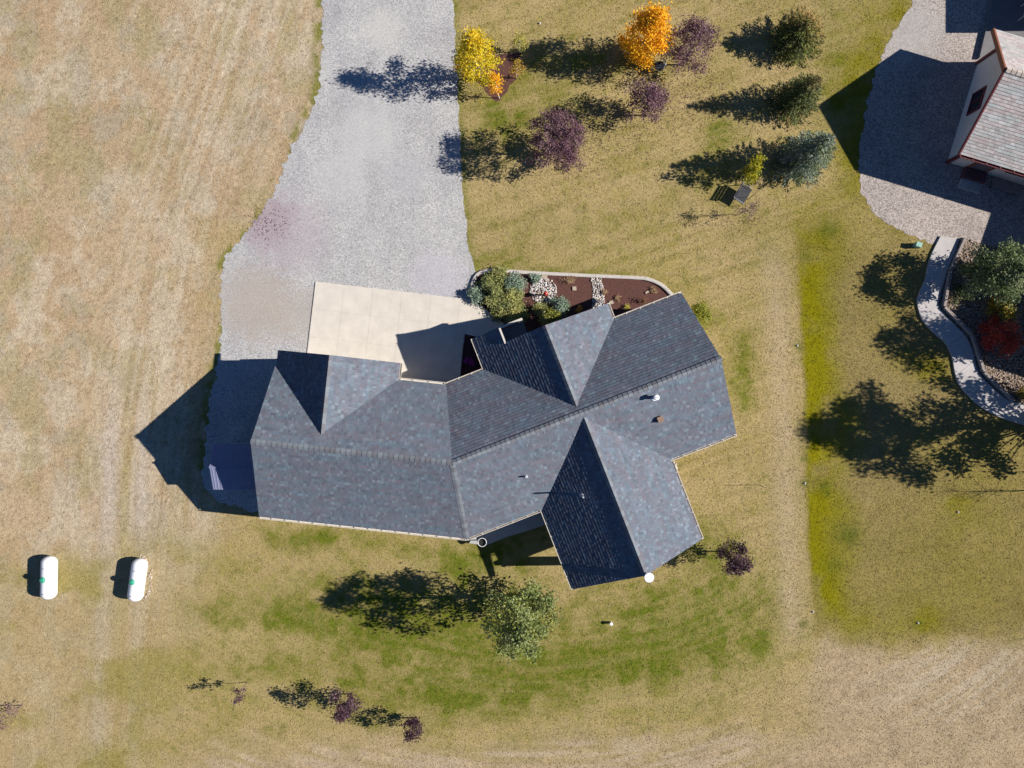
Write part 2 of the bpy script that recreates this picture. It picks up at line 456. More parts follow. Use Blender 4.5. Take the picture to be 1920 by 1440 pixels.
def ground_color(px, py):
    """albedo of turf and soil at ground pixel (px,py)"""
    wx = px + (fbm(px/60, py/60, 501, 3)-0.5)*50; wy = py + (fbm(px/60, py/60, 601, 3)-0.5)*50
    def mixc(c, col, w):
        w = np.clip(w, 0, 1)[:, None]
        return c*(1-w)+col*w
    n1 = fbm(px/90, py/90, 11, 5); n2 = fbm(px/28, py/28, 23, 4); n3 = fbm(px/240, py/240, 37, 3); n4 = fbm(px/9, py/9, 41, 3)
    # lawn by default
    c = np.ones((len(px), 1))*TAN
    c = mixc(c, OLIVE, 0.60*sstep(0.42, 0.70, n1*0.45+n2*0.25+n4*0.30))
    # green lawn round the south side of the house, in mowing arcs
    g = 0.0
    for (cx, cy, rx, ry, rot, a) in [(560,1005,70,26,.05,.85),(700,1020,120,20,.08,.35),(930,1030,90,60,0,.75),(700,1140,150,60,.05,.7),(830,1180,200,50,.0,.75),(480,1150,170,26,.1,.7),(1010,1210,120,60,0,.45),(860,1060,60,40,0,.4),
            (1180,1225,200,42,-.2,.95),(1300,1130,110,60,-.45,.75),(1200,1140,90,34,0,.5),(1320,1010,60,40,0,.7),(700,1260,330,36,.05,.5),(980,1290,300,45,-.1,.6),(1400,1180,110,60,-.5,.55),
            (1385,690,26,60,.1,.85),(1350,600,60,40,0,.25),(1360,255,42,26,-.3,.75),(1050,508,130,14,.03,.85),(930,200,70,60,0,.5),(1010,215,80,45,-.3,.45),(1180,260,60,30,0,.2),(1310,330,60,30,0,.35),
            (1130,110,120,30,0,.45),(1000,130,60,30,0,.35),(1250,660,40,40,0,.3),(900,480,50,16,0,.4),(1450,440,30,60,0,.25),(1060,430,160,30,0,.2),(1560,60,40,90,0,.45),(1580,200,40,80,0,.5)]:
        g = g + a*blob(wx, wy, cx, cy, rx, ry, rot)
    g = g*(0.55+0.9*sstep(0.3, 0.7, n2))
    c = mixc(c, OLIVE, np.clip(g*1.1, 0, 0.95))
    c = mixc(c, GREEN, np.clip(g*1.0, 0, 0.92)*(0.55+0.75*sstep(0.35, 0.65, n4)))
    # mowing rings round the house on the south lawn, faint swaths elsewhere
    rr = np.sqrt(((px-980)/1.42)**2+(py-800)**2)
    ring = fbm(rr/7.5, np.arctan2(py-800, px-980)*6+n3*3, 171, 3)
    so = sstep(960, 1060, py)*sstep(1500, 1420, px)
    c = mixc(c, TAN*1.04, sstep(0.48, 0.70, ring)*0.20*so)
    c = mixc(c, GREEN*1.1, sstep(0.50, 0.30, ring)*0.18*so)
    sw = fbm((px*0.30+py*0.95)/11, (px*0.95-py*0.30)/170, 173, 3)
    c = mixc(c, TAN*1.06, sstep(0.52, 0.70, sw)*0.30*(1-so))
    c = mixc(c, OLIVE*0.85, sstep(0.46, 0.34, sw)*0.30*(1-so))
    dots = sstep(0.68, 0.80, vnoise(px/7.5, py/7.5, 177))*sstep(0.45, 0.6, n2)
    c = mixc(c, GREEN*0.9, dots*0.35)
    # dry shoulder between the two lawns
    dr = blob(px, py, 1478-10+(py-800)*0.05, py, 26, 1)*sstep(420, 520, py)*sstep(1250, 1150, py)
    c = mixc(c, np.array((0.385, 0.30, 0.175)), np.clip(dr*0.95*(0.4+n2), 0, 1))
    # neighbour's watered strip with its straight mown edge
    edge = 1490+(py-430)*0.046+(fbm(px/30, py/26, 61, 3)-.5)*9+(fbm(px*0+1, py/90, 63, 2)-.5)*8
    strip = sstep(-5, 8, px-edge)*sstep(125, 20, px-edge+(n1-.5)*70)*sstep(390, 470, py+n2*30)*sstep(1255, 1110, py+(n1-.5)*120)
    strip = strip*(0.35+0.75*sstep(0.35, 0.62, fbm(px/70, py/110, 71, 4)))
    ngh = sstep(-6, 10, px-edge)*sstep(380, 500, py+(n1-.5)*60)*sstep(1275, 1140, py-(fbm(px/40, py/40, 81, 3)-.5)*110)
    c = mixc(c, (np.array((0.225, 0.172, 0.068))*(0.78+0.44*fbm(px/45, py/45, 83, 5))[:, None]), ngh*0.8)
    c = mixc(c, LIME, strip*0.95)
    gg = 0.0
    for (cx, cy, rx, ry, a) in [(1550,440,70,60,.9),(1640,100,30,120,.9),(1600,200,40,120,.9),(1610,330,50,60,.6),(1700,420,60,40,.4),(1745,690,50,25,.9),(1800,960,32,22,.9),(1620,1180,60,40,.5),(1730,1165,40,24,.6),
            (1860,1000,120,140,.35),(1690,1050,150,120,.25),(1790,1130,160,60,.35),(1660,560,60,90,.35),(1690,30,25,60,.9),(1820,840,120,60,.3)]:
        gg = gg + a*blob(wx, wy, cx, cy, rx, ry)
    c = mixc(c, LIME*0.9, np.clip(gg, 0, 0.85)*(0.55+0.6*n2))
    for (cx, cy, r) in [(1507,860,8),(1508,905,10),(1546,910,12),(1548,925,8),(1507,1170,9),(1722,1168,9),(1497,650,8),(1590,1000,30),(1560,1060,22),(1510,480,10),(1555,430,22)]:
        c = mixc(c, GREEN*0.8, 0.8*blob(px, py, cx, cy, r, r*0.8)*(0.4+n2))
    # dry paddock, bottom right and bottom edge
    dp = np.maximum(sstep(-25, 35, py-(1205+60*sstep(1560, 1480, px)+(fbm(px/50, py/50, 91, 3)-.5)*70))*sstep(1440, 1580, px),
                    sstep(-30, 45, py-(1392-0.03*(px-700)+(fbm(px/60, py/60, 95, 3)-.5)*80))*sstep(200, 420, px))
    dcol = DRY*(0.82+0.36*fbm(px/30, py/30, 97, 4))[:, None]
    arcs = sstep(0.48, 0.62, fbm((px*0.52+py*0.85+0.0009*(px-1750)**2)/9, (px*0.85-py*0.52)/190, 89, 3))*blob(px, py, 1800, 1275, 150, 90)
    dcol = mixc(dcol, PALE*0.98, arcs*0.75)
    dcol = mixc(dcol, REDD*0.7, 0.35*sstep(0.55, 0.7, fbm(px/6, py/6, 93, 3)))
    c = mixc(c, dcol, dp*0.92)
    c = mixc(c, PALE, sstep(0.50, 0.66, ring)*0.30*dp*sstep(1540, 1400, px))
    c = mixc(c, OLIVE, sstep(0.50, 0.36, ring)*0.30*dp*sstep(1540, 1400, px))
    # dry field in the west
    fx = sstep(60, -90, px-(430-np.clip((py-900), 0, 600)*0.28)+(fbm(px/70, py/70, 99, 3)-.5)*110)
    fx = np.maximum(fx, sstep(470, 380, py)*sstep(640, 600, px))
    fc = np.ones((len(px), 1))*FIELD
    fc = mixc(fc, REDD, sstep(0.44, 0.62, fbm(px/70, py/95, 111, 5))*0.55)
    fc = mixc(fc, PALE, sstep(0.50, 0.64, fbm(px/62, py/85, 121, 6, 0.62))*0.75)
    fc = mixc(fc, GREYF, sstep(0.52, 0.66, fbm(px/48, py/60, 131, 6, 0.62))*0.6)
    fc = mixc(fc, np.array((0.33, 0.275, 0.14)), sstep(0.52, 0.66, fbm(px/55, py/75, 141, 6, 0.65))*0.6)
    fc = mixc(fc, OLIVE*1.1, sstep(0.55, 0.7, fbm(px/45, py/45, 143, 5, 0.65))*0.4*blob(px, py, 60, 230, 130, 120))
    # sweep lines left by vehicles and mowing, curving down past the drive
    xc = np.interp(py, [0, 100, 200, 300, 400, 550, 700, 850, 1440], [478, 446, 412, 376, 345, 312, 286, 262, 215])
    st = fbm((px-xc)/6.0, py/260, 151, 4)
    fc = mixc(fc, PALE*1.06, sstep(0.50, 0.64, st)*0.55*np.exp(-((px-xc)/120)**2))
    fc = mixc(fc, REDD*0.92, sstep(0.46, 0.34, st)*0.45*np.exp(-((px-xc)/150)**2))
    for dxx, wd_, am in ((-14, 5, .55), (20, 5, .55), (-90, 6, .3), (-58, 6, .3)):
        fc = mixc(fc, PALE*1.08, np.exp(-((px-xc-dxx)/wd_)**2)*am*(0.3+n2)*sstep(900, 760, py))
    tr = np.maximum(np.exp(-((px-(206-(py-900)*0.05))/17)**2), np.exp(-((px-(266-(py-900)*0.03))/12)**2))*sstep(640, 860, py)
    fc = mixc(fc, np.array((0.455, 0.39, 0.31)), np.clip(tr*0.95*(0.6+0.8*n2), 0, 0.9))
    mid = np.exp(-((px-(236-(py-900)*0.04))/10)**2)*sstep(700, 900, py)
    fc = mixc(fc, OLIVE*1.1, mid*0.45)
    fc = mixc(fc, REDD*0.62, sstep(0.64, 0.76, fbm(px/5.5, py/5.5, 155, 2))*0.42)
    fc = fc*(0.90+0.20*vnoise(px/3.2, py/3.2, 157))[:, None]
    for (cx, cy, r, am) in ((72, 620, 36, .5), (95, 500, 30, .3), (310, 25, 60, .4), (130, 560, 25, .4)):
        d_ = np.hypot(px-cx, (py-cy)*1.4)
        fc = mixc(fc, PALE*1.08, am*np.exp(-((d_-r)/7)**2)*(py < cy+10))
    lowl = sstep(960, 1100, py)
    fc = mixc(fc, np.array((0.33, 0.255, 0.115)), lowl*0.55)
    fc = mixc(fc, OLIVE, lowl*sstep(0.48, 0.68, n1)*0.7)
    c = mixc(c, fc, fx)
    # weeds along the edge of the drive
    ex = np.interp(py, [p[1] for p in ROAD_L], [p[0] for p in ROAD_L])
    we = sstep(-22, -6, px-ex)*sstep(16, 4, px-ex)*sstep(960, 900, py)*sstep(0.40, 0.56, fbm(px/22, py/30, 161, 3))
    c = mixc(c, np.array((0.17, 0.17, 0.028)), we*0.85)
    ex2 = np.interp(py, [p[1] for p in ROAD_R], [p[0] for p in ROAD_R])
    we2 = sstep(16, 2, np.abs(px-ex2))*sstep(520, 480, py)
    c = mixc(c, GREEN*1.1, we2*0.55*(0.4+n2))
    return c*(0.88+0.24*n4)[:, None]*(0.95+0.10*n3)[:, None]

# ------------------------------------------------------------------ ground sheet out to the horizon
def build_ground():
    xs = np.concatenate([[-1200, -600, -300], np.arange(-180, -34.5, 1.5), np.arange(-34, 34.01, 0.14), np.arange(35, 181, 1.5), [300, 600, 1200]])
    ys = np.concatenate([[-1200, -600, -300], np.arange(-180, -26.5, 1.5), np.arange(-26, 26.01, 0.14), np.arange(27, 181, 1.5), [300, 600, 1200]])
    X, Y = np.meshgrid(xs, ys)
    x = X.ravel(); y = Y.ravel()
    C = ground_color(x*S+960, 720-y*S)
    V = np.stack([x, y, np.zeros_like(x)], 1)
    nx, ny = len(xs), len(ys)
    i = np.arange(nx-1); j = np.arange(ny-1)
    I, J = np.meshgrid(i, j); a = (J*nx+I).ravel()
    F = np.stack([a, a+1, a+1+nx, a+nx], 1)
    o = np_mesh("ground", V, F, C, M_ground, smooth=True)
    tag(o, "dry tan and patchy green turf reaching away on every side", kind='structure')
build_ground()

def sheet(name, poly, z, mat, label, thick=0.0):
    b = MB()
    pts = [W(*p) for p in poly]
    if area2([(p.x, p.y) for p in pts]) < 0: pts.reverse()
    if thick > 0: b.prism(pts, z-thick, z)
    else: b.poly([(p.x, p.y, z) for p in pts])
    o = b.build(name, mat)
    bm = bmesh.new(); bm.from_mesh(o.data)
    bmesh.ops.triangulate(bm, faces=[f for f in bm.faces if len(f.verts) > 4]); bm.to_mesh(o.data); bm.free()
    return tag(o, label, kind='structure')

def wxy(px, py):
    p = W(px, py); return p.x, p.y
PINK = (0.30, 0.20, 0.22)
M_gravel = gravel_mat("driveway_gravel", (0.425, 0.42, 0.412), [(*wxy(505,415), 2.2, PINK, 0.6), (*wxy(545,440), 3.2, (0.36,0.30,0.33), 0.55), (*wxy(480,570), 3.2, (0.38,0.325,0.275), 0.75), (*wxy(560,590), 2.4, (0.38,0.335,0.29), 0.6), (*wxy(820,520), 2.2, (0.46,0.44,0.49), 0.5), (*wxy(720,55), 1.8, (0.53,0.52,0.48), 0.5), (*wxy(690,250), 2.6, (0.47,0.47,0.455), 0.6), (*wxy(640,330), 2.2, (0.50,0.50,0.485), 0.5), (*wxy(760,330), 2.0, (0.40,0.39,0.41), 0.4)])
M_gravel2 = gravel_mat("yard_gravel", (0.37, 0.325, 0.295), [(*wxy(1700,60), 3.0, (0.42,0.40,0.38), 0.5)], streak=False, stone=20, contrast=0.4)
M_pebble = gravel_mat("pebble_fill", (0.24, 0.185, 0.14), streak=False, stone=13, contrast=0.6)
sheet("gravel_driveway", road_poly, 0.010, M_gravel, "pale grey gravel driveway running from the top of the picture to the house")
sheet("gravel_yard", yard_poly, 0.010, M_gravel2, "grey brown gravel yard in front of the beige house")
sheet("mulch_bed", bed_poly, 0.014, M_mulch, "red brown bark mulch garden bed inside a pale curb")
sheet("mulch_patch", mulch_n, 0.010, M_mulch, "small ragged brown mulch patch under the young birches beside the driveway")
sheet("pebble_bed", pebble_poly, 0.018, M_pebble, "brown pebble bed right of the winding path")
sheet("dark_planting_bed", plant_bed, 0.030, M_mulch_dark, "dark mulch bed in the shaded corner between garage and entry")

# ------------------------------------------------------------------ concrete apron: every slab its own piece
def build_apron():
    root = empty("concrete_apron", W(720, 620), "pale cream concrete apron of square slabs in front of the garage")
    root['kind'] = 'structure'
    u = Vector((0.9935, 0.1135)); v = Vector((-0.1135, 0.9935))
    o0 = Vector((592, 528))
    poly = [((Vector(p)-o0).dot(u), (Vector(p)-o0).dot(v)) for p in apron_poly]
    rnd = random.Random(4)
    for i in range(-1, 8):
        for j in range(0, 5):
            u0, u1 = i*54.5, (i+1)*54.5; v0, v1 = j*52.0, (j+1)*52.0
            g = 0.16
            c = poly
            for h in ((1,0,u1-g),(-1,0,-(u0+g)),(0,1,v1-g),(0,-1,-(v0+g))):
                c = clip_half(c, *h)
                if len(c) < 3: break
            if len(c) < 3 or abs(area2(c)) < 30: continue
            pts = [o0+u*a+v*b_ for a, b_ in c]
            pts = [W(p.x, p.y) for p in pts]
            if area2([(p.x, p.y) for p in pts]) < 0: pts.reverse()
            mb = MB(); mb.prism(pts, -0.05, 0.055+rnd.uniform(0, 0.003))
            ob = mb.build("slab", M_concrete, root)
            bm = bmesh.new(); bm.from_mesh(ob.data); bmesh.ops.triangulate(bm, faces=[f for f in bm.faces if len(f.verts) > 4]); bm.to_mesh(ob.data); bm.free()
    mb = MB(); pts = [W(*p) for p in apron_poly]
    if area2([(p.x, p.y) for p in pts]) < 0: pts.reverse()
    mb.prism(pts, 0.0, 0.049); 
    ob = mb.build("joint_filler", M_joint, root)
    bm = bmesh.new(); bm.from_mesh(ob.data); bmesh.ops.triangulate(bm, faces=[f for f in bm.faces if len(f.verts) > 4]); bm.to_mesh(ob.data); bm.free()
build_apron()

def curb_line(name, line, w, h, mat, label, piece=None, z0=0.0):
    """a kerb laid along a px line; piece = length in px of each cast or sawn piece"""
    root = empty(name, W(*line[len(line)//2]), label); root['kind'] = 'structure'
    segs = []; cur = [line[0]]; L = 0
    for i in range(1, len(line)):
        L += math.dist(line[i-1], line[i]); cur.append(line[i])
        if L > (piece or 40): segs.append(cur); cur = [line[i]]; L = 0
    if len(cur) > 1: segs.append(cur)
    for sg in segs:
        mb = MB()
        for side in (0,):
            pts = [W(*p) for p in sg]
            lft = []; rgt = []
            for i, p in enumerate(pts):
                d = (pts[min(i+1, len(pts)-1)]-pts[max(i-1, 0)]).normalized(); n = Vector((-d.y, d.x, 0))
                sh = d*0.006*((1 if i == 0 else 0)-(1 if i == len(pts)-1 else 0))
                lft.append(p+n*w/2+sh); rgt.append(p-n*w/2+sh)
            nn = len(pts)
            V = []
            for i in range(nn):
                V += [(lft[i].x, lft[i].y, z0-0.05), (lft[i].x, lft[i].y, h-0.02), (lft[i].x*0.8+rgt[i].x*0.2, lft[i].y*0.8+rgt[i].y*0.2, h), (lft[i].x*0.2+rgt[i].x*0.8, lft[i].y*0.2+rgt[i].y*0.8, h), (rgt[i].x, rgt[i].y, h-0.02), (rgt[i].x, rgt[i].y, z0-0.05)]
            F = []
            for i in range(nn-1):
                for k in range(6):
                    F.append((i*6+k, i*6+(k+1) % 6, (i+1)*6+(k+1) % 6, (i+1)*6+k))
            F.append(tuple(range(5, -1, -1))); F.append(tuple((nn-1)*6+k for k in range(6)))
            mb.add(V, F)
        mb.build("curb_piece", mat, root)
    return root
curb_line("garden_curb", BED, 0.20, 0.13, M_curb, "pale concrete curb curving round the mulch garden bed", 42)

# winding path cast in bays
def build_path():
    root = empty("concrete_path", W(1760, 600), "pale winding concrete path along the pebble bed at the right"); root['kind'] = 'structure'
    L = smooth_line(PATH_L, 12); R = smooth_line(PATH_R, 12)
    def samp(line, t):
        d = [0]
        for i in range(1, len(line)): d.append(d[-1]+math.dist(line[i-1], line[i]))
        x = t*d[-1]; i = min(max(1, int(np.searchsorted(d, x))), len(line)-1)
        f = (x-d[i-1])/max(1e-6, d[i]-d[i-1])
        return (line[i-1][0]+(line[i][0]-line[i-1][0])*f, line[i-1][1]+(line[i][1]-line[i-1][1])*f)
    nb = 8; e = 0.0006
    for b in range(nb):
        ts = [b/nb+e+(1/nb-2*e)*k/8 for k in range(9)]
        pl = [W(*samp(L, t)) for t in ts]; pr = [W(*samp(R, t)) for t in ts]
        pts = pl+pr[::-1]
        if area2([(p.x, p.y) for p in pts]) < 0: pts.reverse()
        mb = MB(); n = len(ts)
        V = []
        for k in range(n): V += [(pl[k].x, pl[k].y, 0.11), (pr[k].x, pr[k].y, 0.11), (pl[k].x, pl[k].y, -0.02), (pr[k].x, pr[k].y, -0.02)]
        F = []
        for k in range(n-1):
            a = k*4; c = a+4
            F += [(a, c, c+1, a+1), (a, a+2, c+2, c), (a+1, c+1, c+3, a+3)]
        F += [(0, 1, 3, 2), ((n-1)*4, (n-1)*4+2, (n-1)*4+3, (n-1)*4+1)]
        mb.add(V, F); mb.build("path_bay", M_path, root)
build_path()

def build_edging():
    pts = [(1805,447),(1778,508),(1766,576),(1819,628),(1840,698),(1895,751)]
    root = empty("timber_edging", W(1766, 576), "weathered grey timber edging along the winding path", "edging")
    for i in range(len(pts)-1):
        mb = MB(); a = W(*pts[i]); b = W(*pts[i+1]); d = (b-a).normalized()
        a = a+d*0.03; b = b-d*0.03
        for lay in range(2):
            mb.beam(a+Vector((0, 0, 0.08+0.155*lay)), b+Vector((0, 0, 0.08+0.155*lay)), 0.16-0.01*lay, 0.15)
        mb.build("timber", M_timber, root)
build_edging()

# ------------------------------------------------------------------ shingled roofs
SH_HOUSE = [((0.138,0.160,0.196),5),((0.120,0.132,0.164),5),((0.130,0.126,0.150),3.0),((0.180,0.212,0.245),2.2),((0.100,0.104,0.128),3),((0.142,0.134,0.156),2.0),((0.130,0.146,0.174),4)]
SH_BEIGE = [((0.42,0.37,0.345),4),((0.47,0.43,0.405),3),((0.37,0.315,0.29),2),((0.52,0.48,0.46),2)]

def shingles(mb, corners, rnd, palette, e=0.180, wmin=0.085, wmax=0.20, seed=0):
    """corners: convex planar outline, first edge = eave; adds one wedge per tab"""
    p0 = Vector(corners[0]); U = (Vector(corners[1])-p0).normalized()
    nrm = None
    for q in corners[2:]:
        nrm = U.cross(Vector(q)-p0)
        if nrm.length > 1e-4: break
    nrm.normalize()
    flip = nrm.z < 0
    if flip: nrm = -nrm
    Vv = nrm.cross(U).normalized()
    if Vv.z < 0: Vv = -Vv
    P2 = [((Vector(q)-p0).dot(U), (Vector(q)-p0).dot(Vv)) for q in corners]
    if area2(P2) < 0: P2.reverse()
    umin = min(p[0] for p in P2); umax = max(p[0] for p in P2); vmax = max(p[1] for p in P2)
    cols = [c for c, w in palette]; wts = [w for c, w in palette]
    mean = [sum(c[i]*w for c, w in palette)/sum(wts) for i in range(3)]
    nrow = int(vmax/e)+1
    for r in range(nrow):
        v0 = r*e-0.02; v1 = v0+e
        u = umin-rnd.uniform(0, wmax)
        while u < umax:
            w = rnd.uniform(wmin, wmax)
            c = clip_convex([(u+0.004, v0), (u+w, v0), (u+w, v1+0.004), (u+0.004, v1+0.004)], P2)
            if len(c) >= 3 and area2(c) > 0.0006:
                lift = rnd.choice((0.014, 0.015, 0.019))
                k = 0.5+0.42*mnoise.fractal(Vector(((u+seed)*0.9, v0*2.6+seed, 3.1)), 1.0, 2.0, 3)
                k2 = 0.5+0.32*mnoise.fractal(Vector(((u+seed)*0.7, v0*3.4+seed, 9.7)), 1.0, 2.0, 3)
                col = rnd.choices(cols, wts)[0]; j = rnd.uniform(0.93, 1.07)*(0.84+0.32*k)
                w_ = max(-1.0, min(1.0, (k2-0.5)*5))
                tint = (0.965+0.075*w_, 1-0.03*w_, 1.02-0.035*w_)
                col = tuple((x*0.68+y*0.32)*t_ for x, y, t_ in zip(col, mean, tint))
                col = tuple(x*j for x in col)
                top = []; bot = []
                for (a, b) in c:
                    h = 0.012+lift*(1-(b-v0)/e)
                    top.append(p0+U*a+Vv*b+nrm*h); bot.append(p0+U*a+Vv*b+nrm*0.001)
                n = len(c)
                mb.add(top+bot, [tuple(range(n))]+[(i, n+i, n+(i+1) % n, (i+1) % n) for i in range(n)], col)
            u += w

def deck(mb, corners, t=0.20):
    pts = [Vector(p) for p in corners]
    n = (pts[1]-pts[0]).cross(pts[2]-pts[0])
    if n.z < 0: pts.reverse()
    m = len(pts)
    lo = [p-Vector((0, 0, t)) for p in pts]
    mb.add(lo+pts, [tuple(range(m-1, -1, -1)), tuple(range(m, 2*m))]+[(i, (i+1) % m, m+(i+1) % m, m+i) for i in range(m)])

CAPMESH = {}
def cap_mesh(drop, palette_i, pal, key):
    k = (key, palette_i)
    if k in CAPMESH: return CAPMESH[k]
    mb = MB(); col = pal[palette_i]
    L, w, t = 0.31, 0.15, 0.018
    V = []
    for (x, h) in ((0, 0.060), (L, 0.040)):
        V += [(x, -w, h-drop*w), (x, 0, h), (x, w, h-drop*w), (x, w, h-drop*w-t), (x, 0, h-t*1.6), (x, -w, h-drop*w-t)]
    mb.add(V, [(0,6,7,1),(1,7,8,2),(2,8,9,3),(3,9,10,4),(4,10,11,5),(5,11,6,0),(0,1,2,3,4,5),(11,10,9,8,7,6)], col)
    me = bpy.data.meshes.new("ridge_cap"); me.from_pydata(mb.v, [], mb.f)
    a = me.color_attributes.new("Col", 'FLOAT_COLOR', 'POINT')
    arr = np.ones((len(mb.v), 4), np.float32); arr[:, :3] = np.array(mb.c); a.data.foreach_set("color", arr.ravel())
    me.materials.append(M_shingle); me.update(); CAPMESH[k] = me
    return me

def caps(a, b, drop, parent, rnd, pal, key, dz=0.012):
    a = Vector(a); b = Vector(b); d = b-a; n = int(d.length/0.27)
    off = abs_loc(parent)
    for i in range(n):
        p = a+d*(i/n)
        me = cap_mesh(drop, rnd.randrange(len(pal)), pal, key)
        o = bpy.data.objects.new("ridge_cap", me); o.parent = parent
        x = d.normalized(); y = Vector((0, 0, 1)).cross(x).normalized(); z = x.cross(y)
        M = Matrix((x, y, z)).transposed().to_4x4(); M.translation = p-off+Vector((0, 0, dz))
        o.matrix_local = M
        COL.objects.link(o)

def gutter(a, b, out, parent, mat, name="gutter"):
    """open trough hung along an eave; out = unit vector away from the house"""
    a = Vector(a); b = Vector(b); out = Vector(out).normalized(); w, h, t = 0.115, 0.10, 0.012
    off = abs_loc(parent); mb = MB()
    z = -0.03
    prof = [(0.012, z), (0.012, z-h), (w, z-h), (w+0.02, z), (w+0.02-0.03, z), (w-t, z-0.006), (w-t-0.004, z-h+t), (0.012+t, z-h+t), (0.012+t, z)]
    A = [a+out*o_+Vector((0, 0, q)) for o_, q in prof]; B = [b+out*o_+Vector((0, 0, q)) for o_, q in prof]
    n = len(prof)
    mb.add(A+B, [(i, (i+1) % n, n+(i+1) % n, n+i) for i in range(n)]+[tuple(range(n-1, -1, -1)), tuple(range(n, 2*n))])
    d = b-a; k = max(1, int(d.length/0.75))
    for i in range(k+1):
        p = a+d*min(0.995, max(0.005, i/k))
        mb.beam(p+out*0.0+Vector((0, 0, z+0.012)), p+out*(w+0.025)+Vector((0, 0, z+0.012)), 0.045, 0.012)
    return mb.build(name, mat, parent)

# ------------------------------------------------------------------ the main house
Z_E = 2.856; Z_R = 5.376
def lin(p, d, q, e):
    """intersection of p+t d and q+s e (2D)"""
    den = d[0]*e[1]-d[1]*e[0]; t = ((q[0]-p[0])*e[1]-(q[1]-p[1])*e[0])/den
    return (p[0]+d[0]*t, p[1]+d[1]*t)
Rw = (-427.3, 94.2); Rj = (-97.7, 129.1); Re = (341.8, -41.9)
def unit(a, b):
    L = math.dist(a, b); return ((b[0]-a[0])/L, (b[1]-a[1])/L)
dA = unit(Rw, Rj); dB = unit(Rj, Re)
nA = (-dA[1], dA[0]); nB = (-dB[1], dB[0])          # both point south (y down)
def offs(p, n, k): return (p[0]+n[0]*k, p[1]+n[1]*k)
SR, NR = 138.0, 125.0
Sw = offs(Rw, nA, SR); Nw = offs(Rw, nA, -NR); Se = offs(Re, nB, SR); Ne = offs(Re, nB, -NR)
Sj = lin(Sw, dA, Se, dB); Nj = lin(Nw, dA, Ne, dB)
def A(a, n): return (dA[0]*a+nA[0]*n, dA[1]*a+nA[1]*n)
def B(b, m): return (dB[0]*b+nB[0]*m, dB[1]*b+nB[1]*m)
aOf = lambda p: (p[0]*dA[0]+p[1]*dA[1], p[0]*nA[0]+p[1]*nA[1])
bOf = lambda p: (p[0]*dB[0]+p[1]*dB[1], p[0]*nB[0]+p[1]*nB[1])
nRidge = aOf(Rw)[1]; mRidge = bOf(Re)[1]
NPITCH = (Z_R-Z_E)/(NR/S); SPITCH = (Z_R-Z_E)/(SR/S)

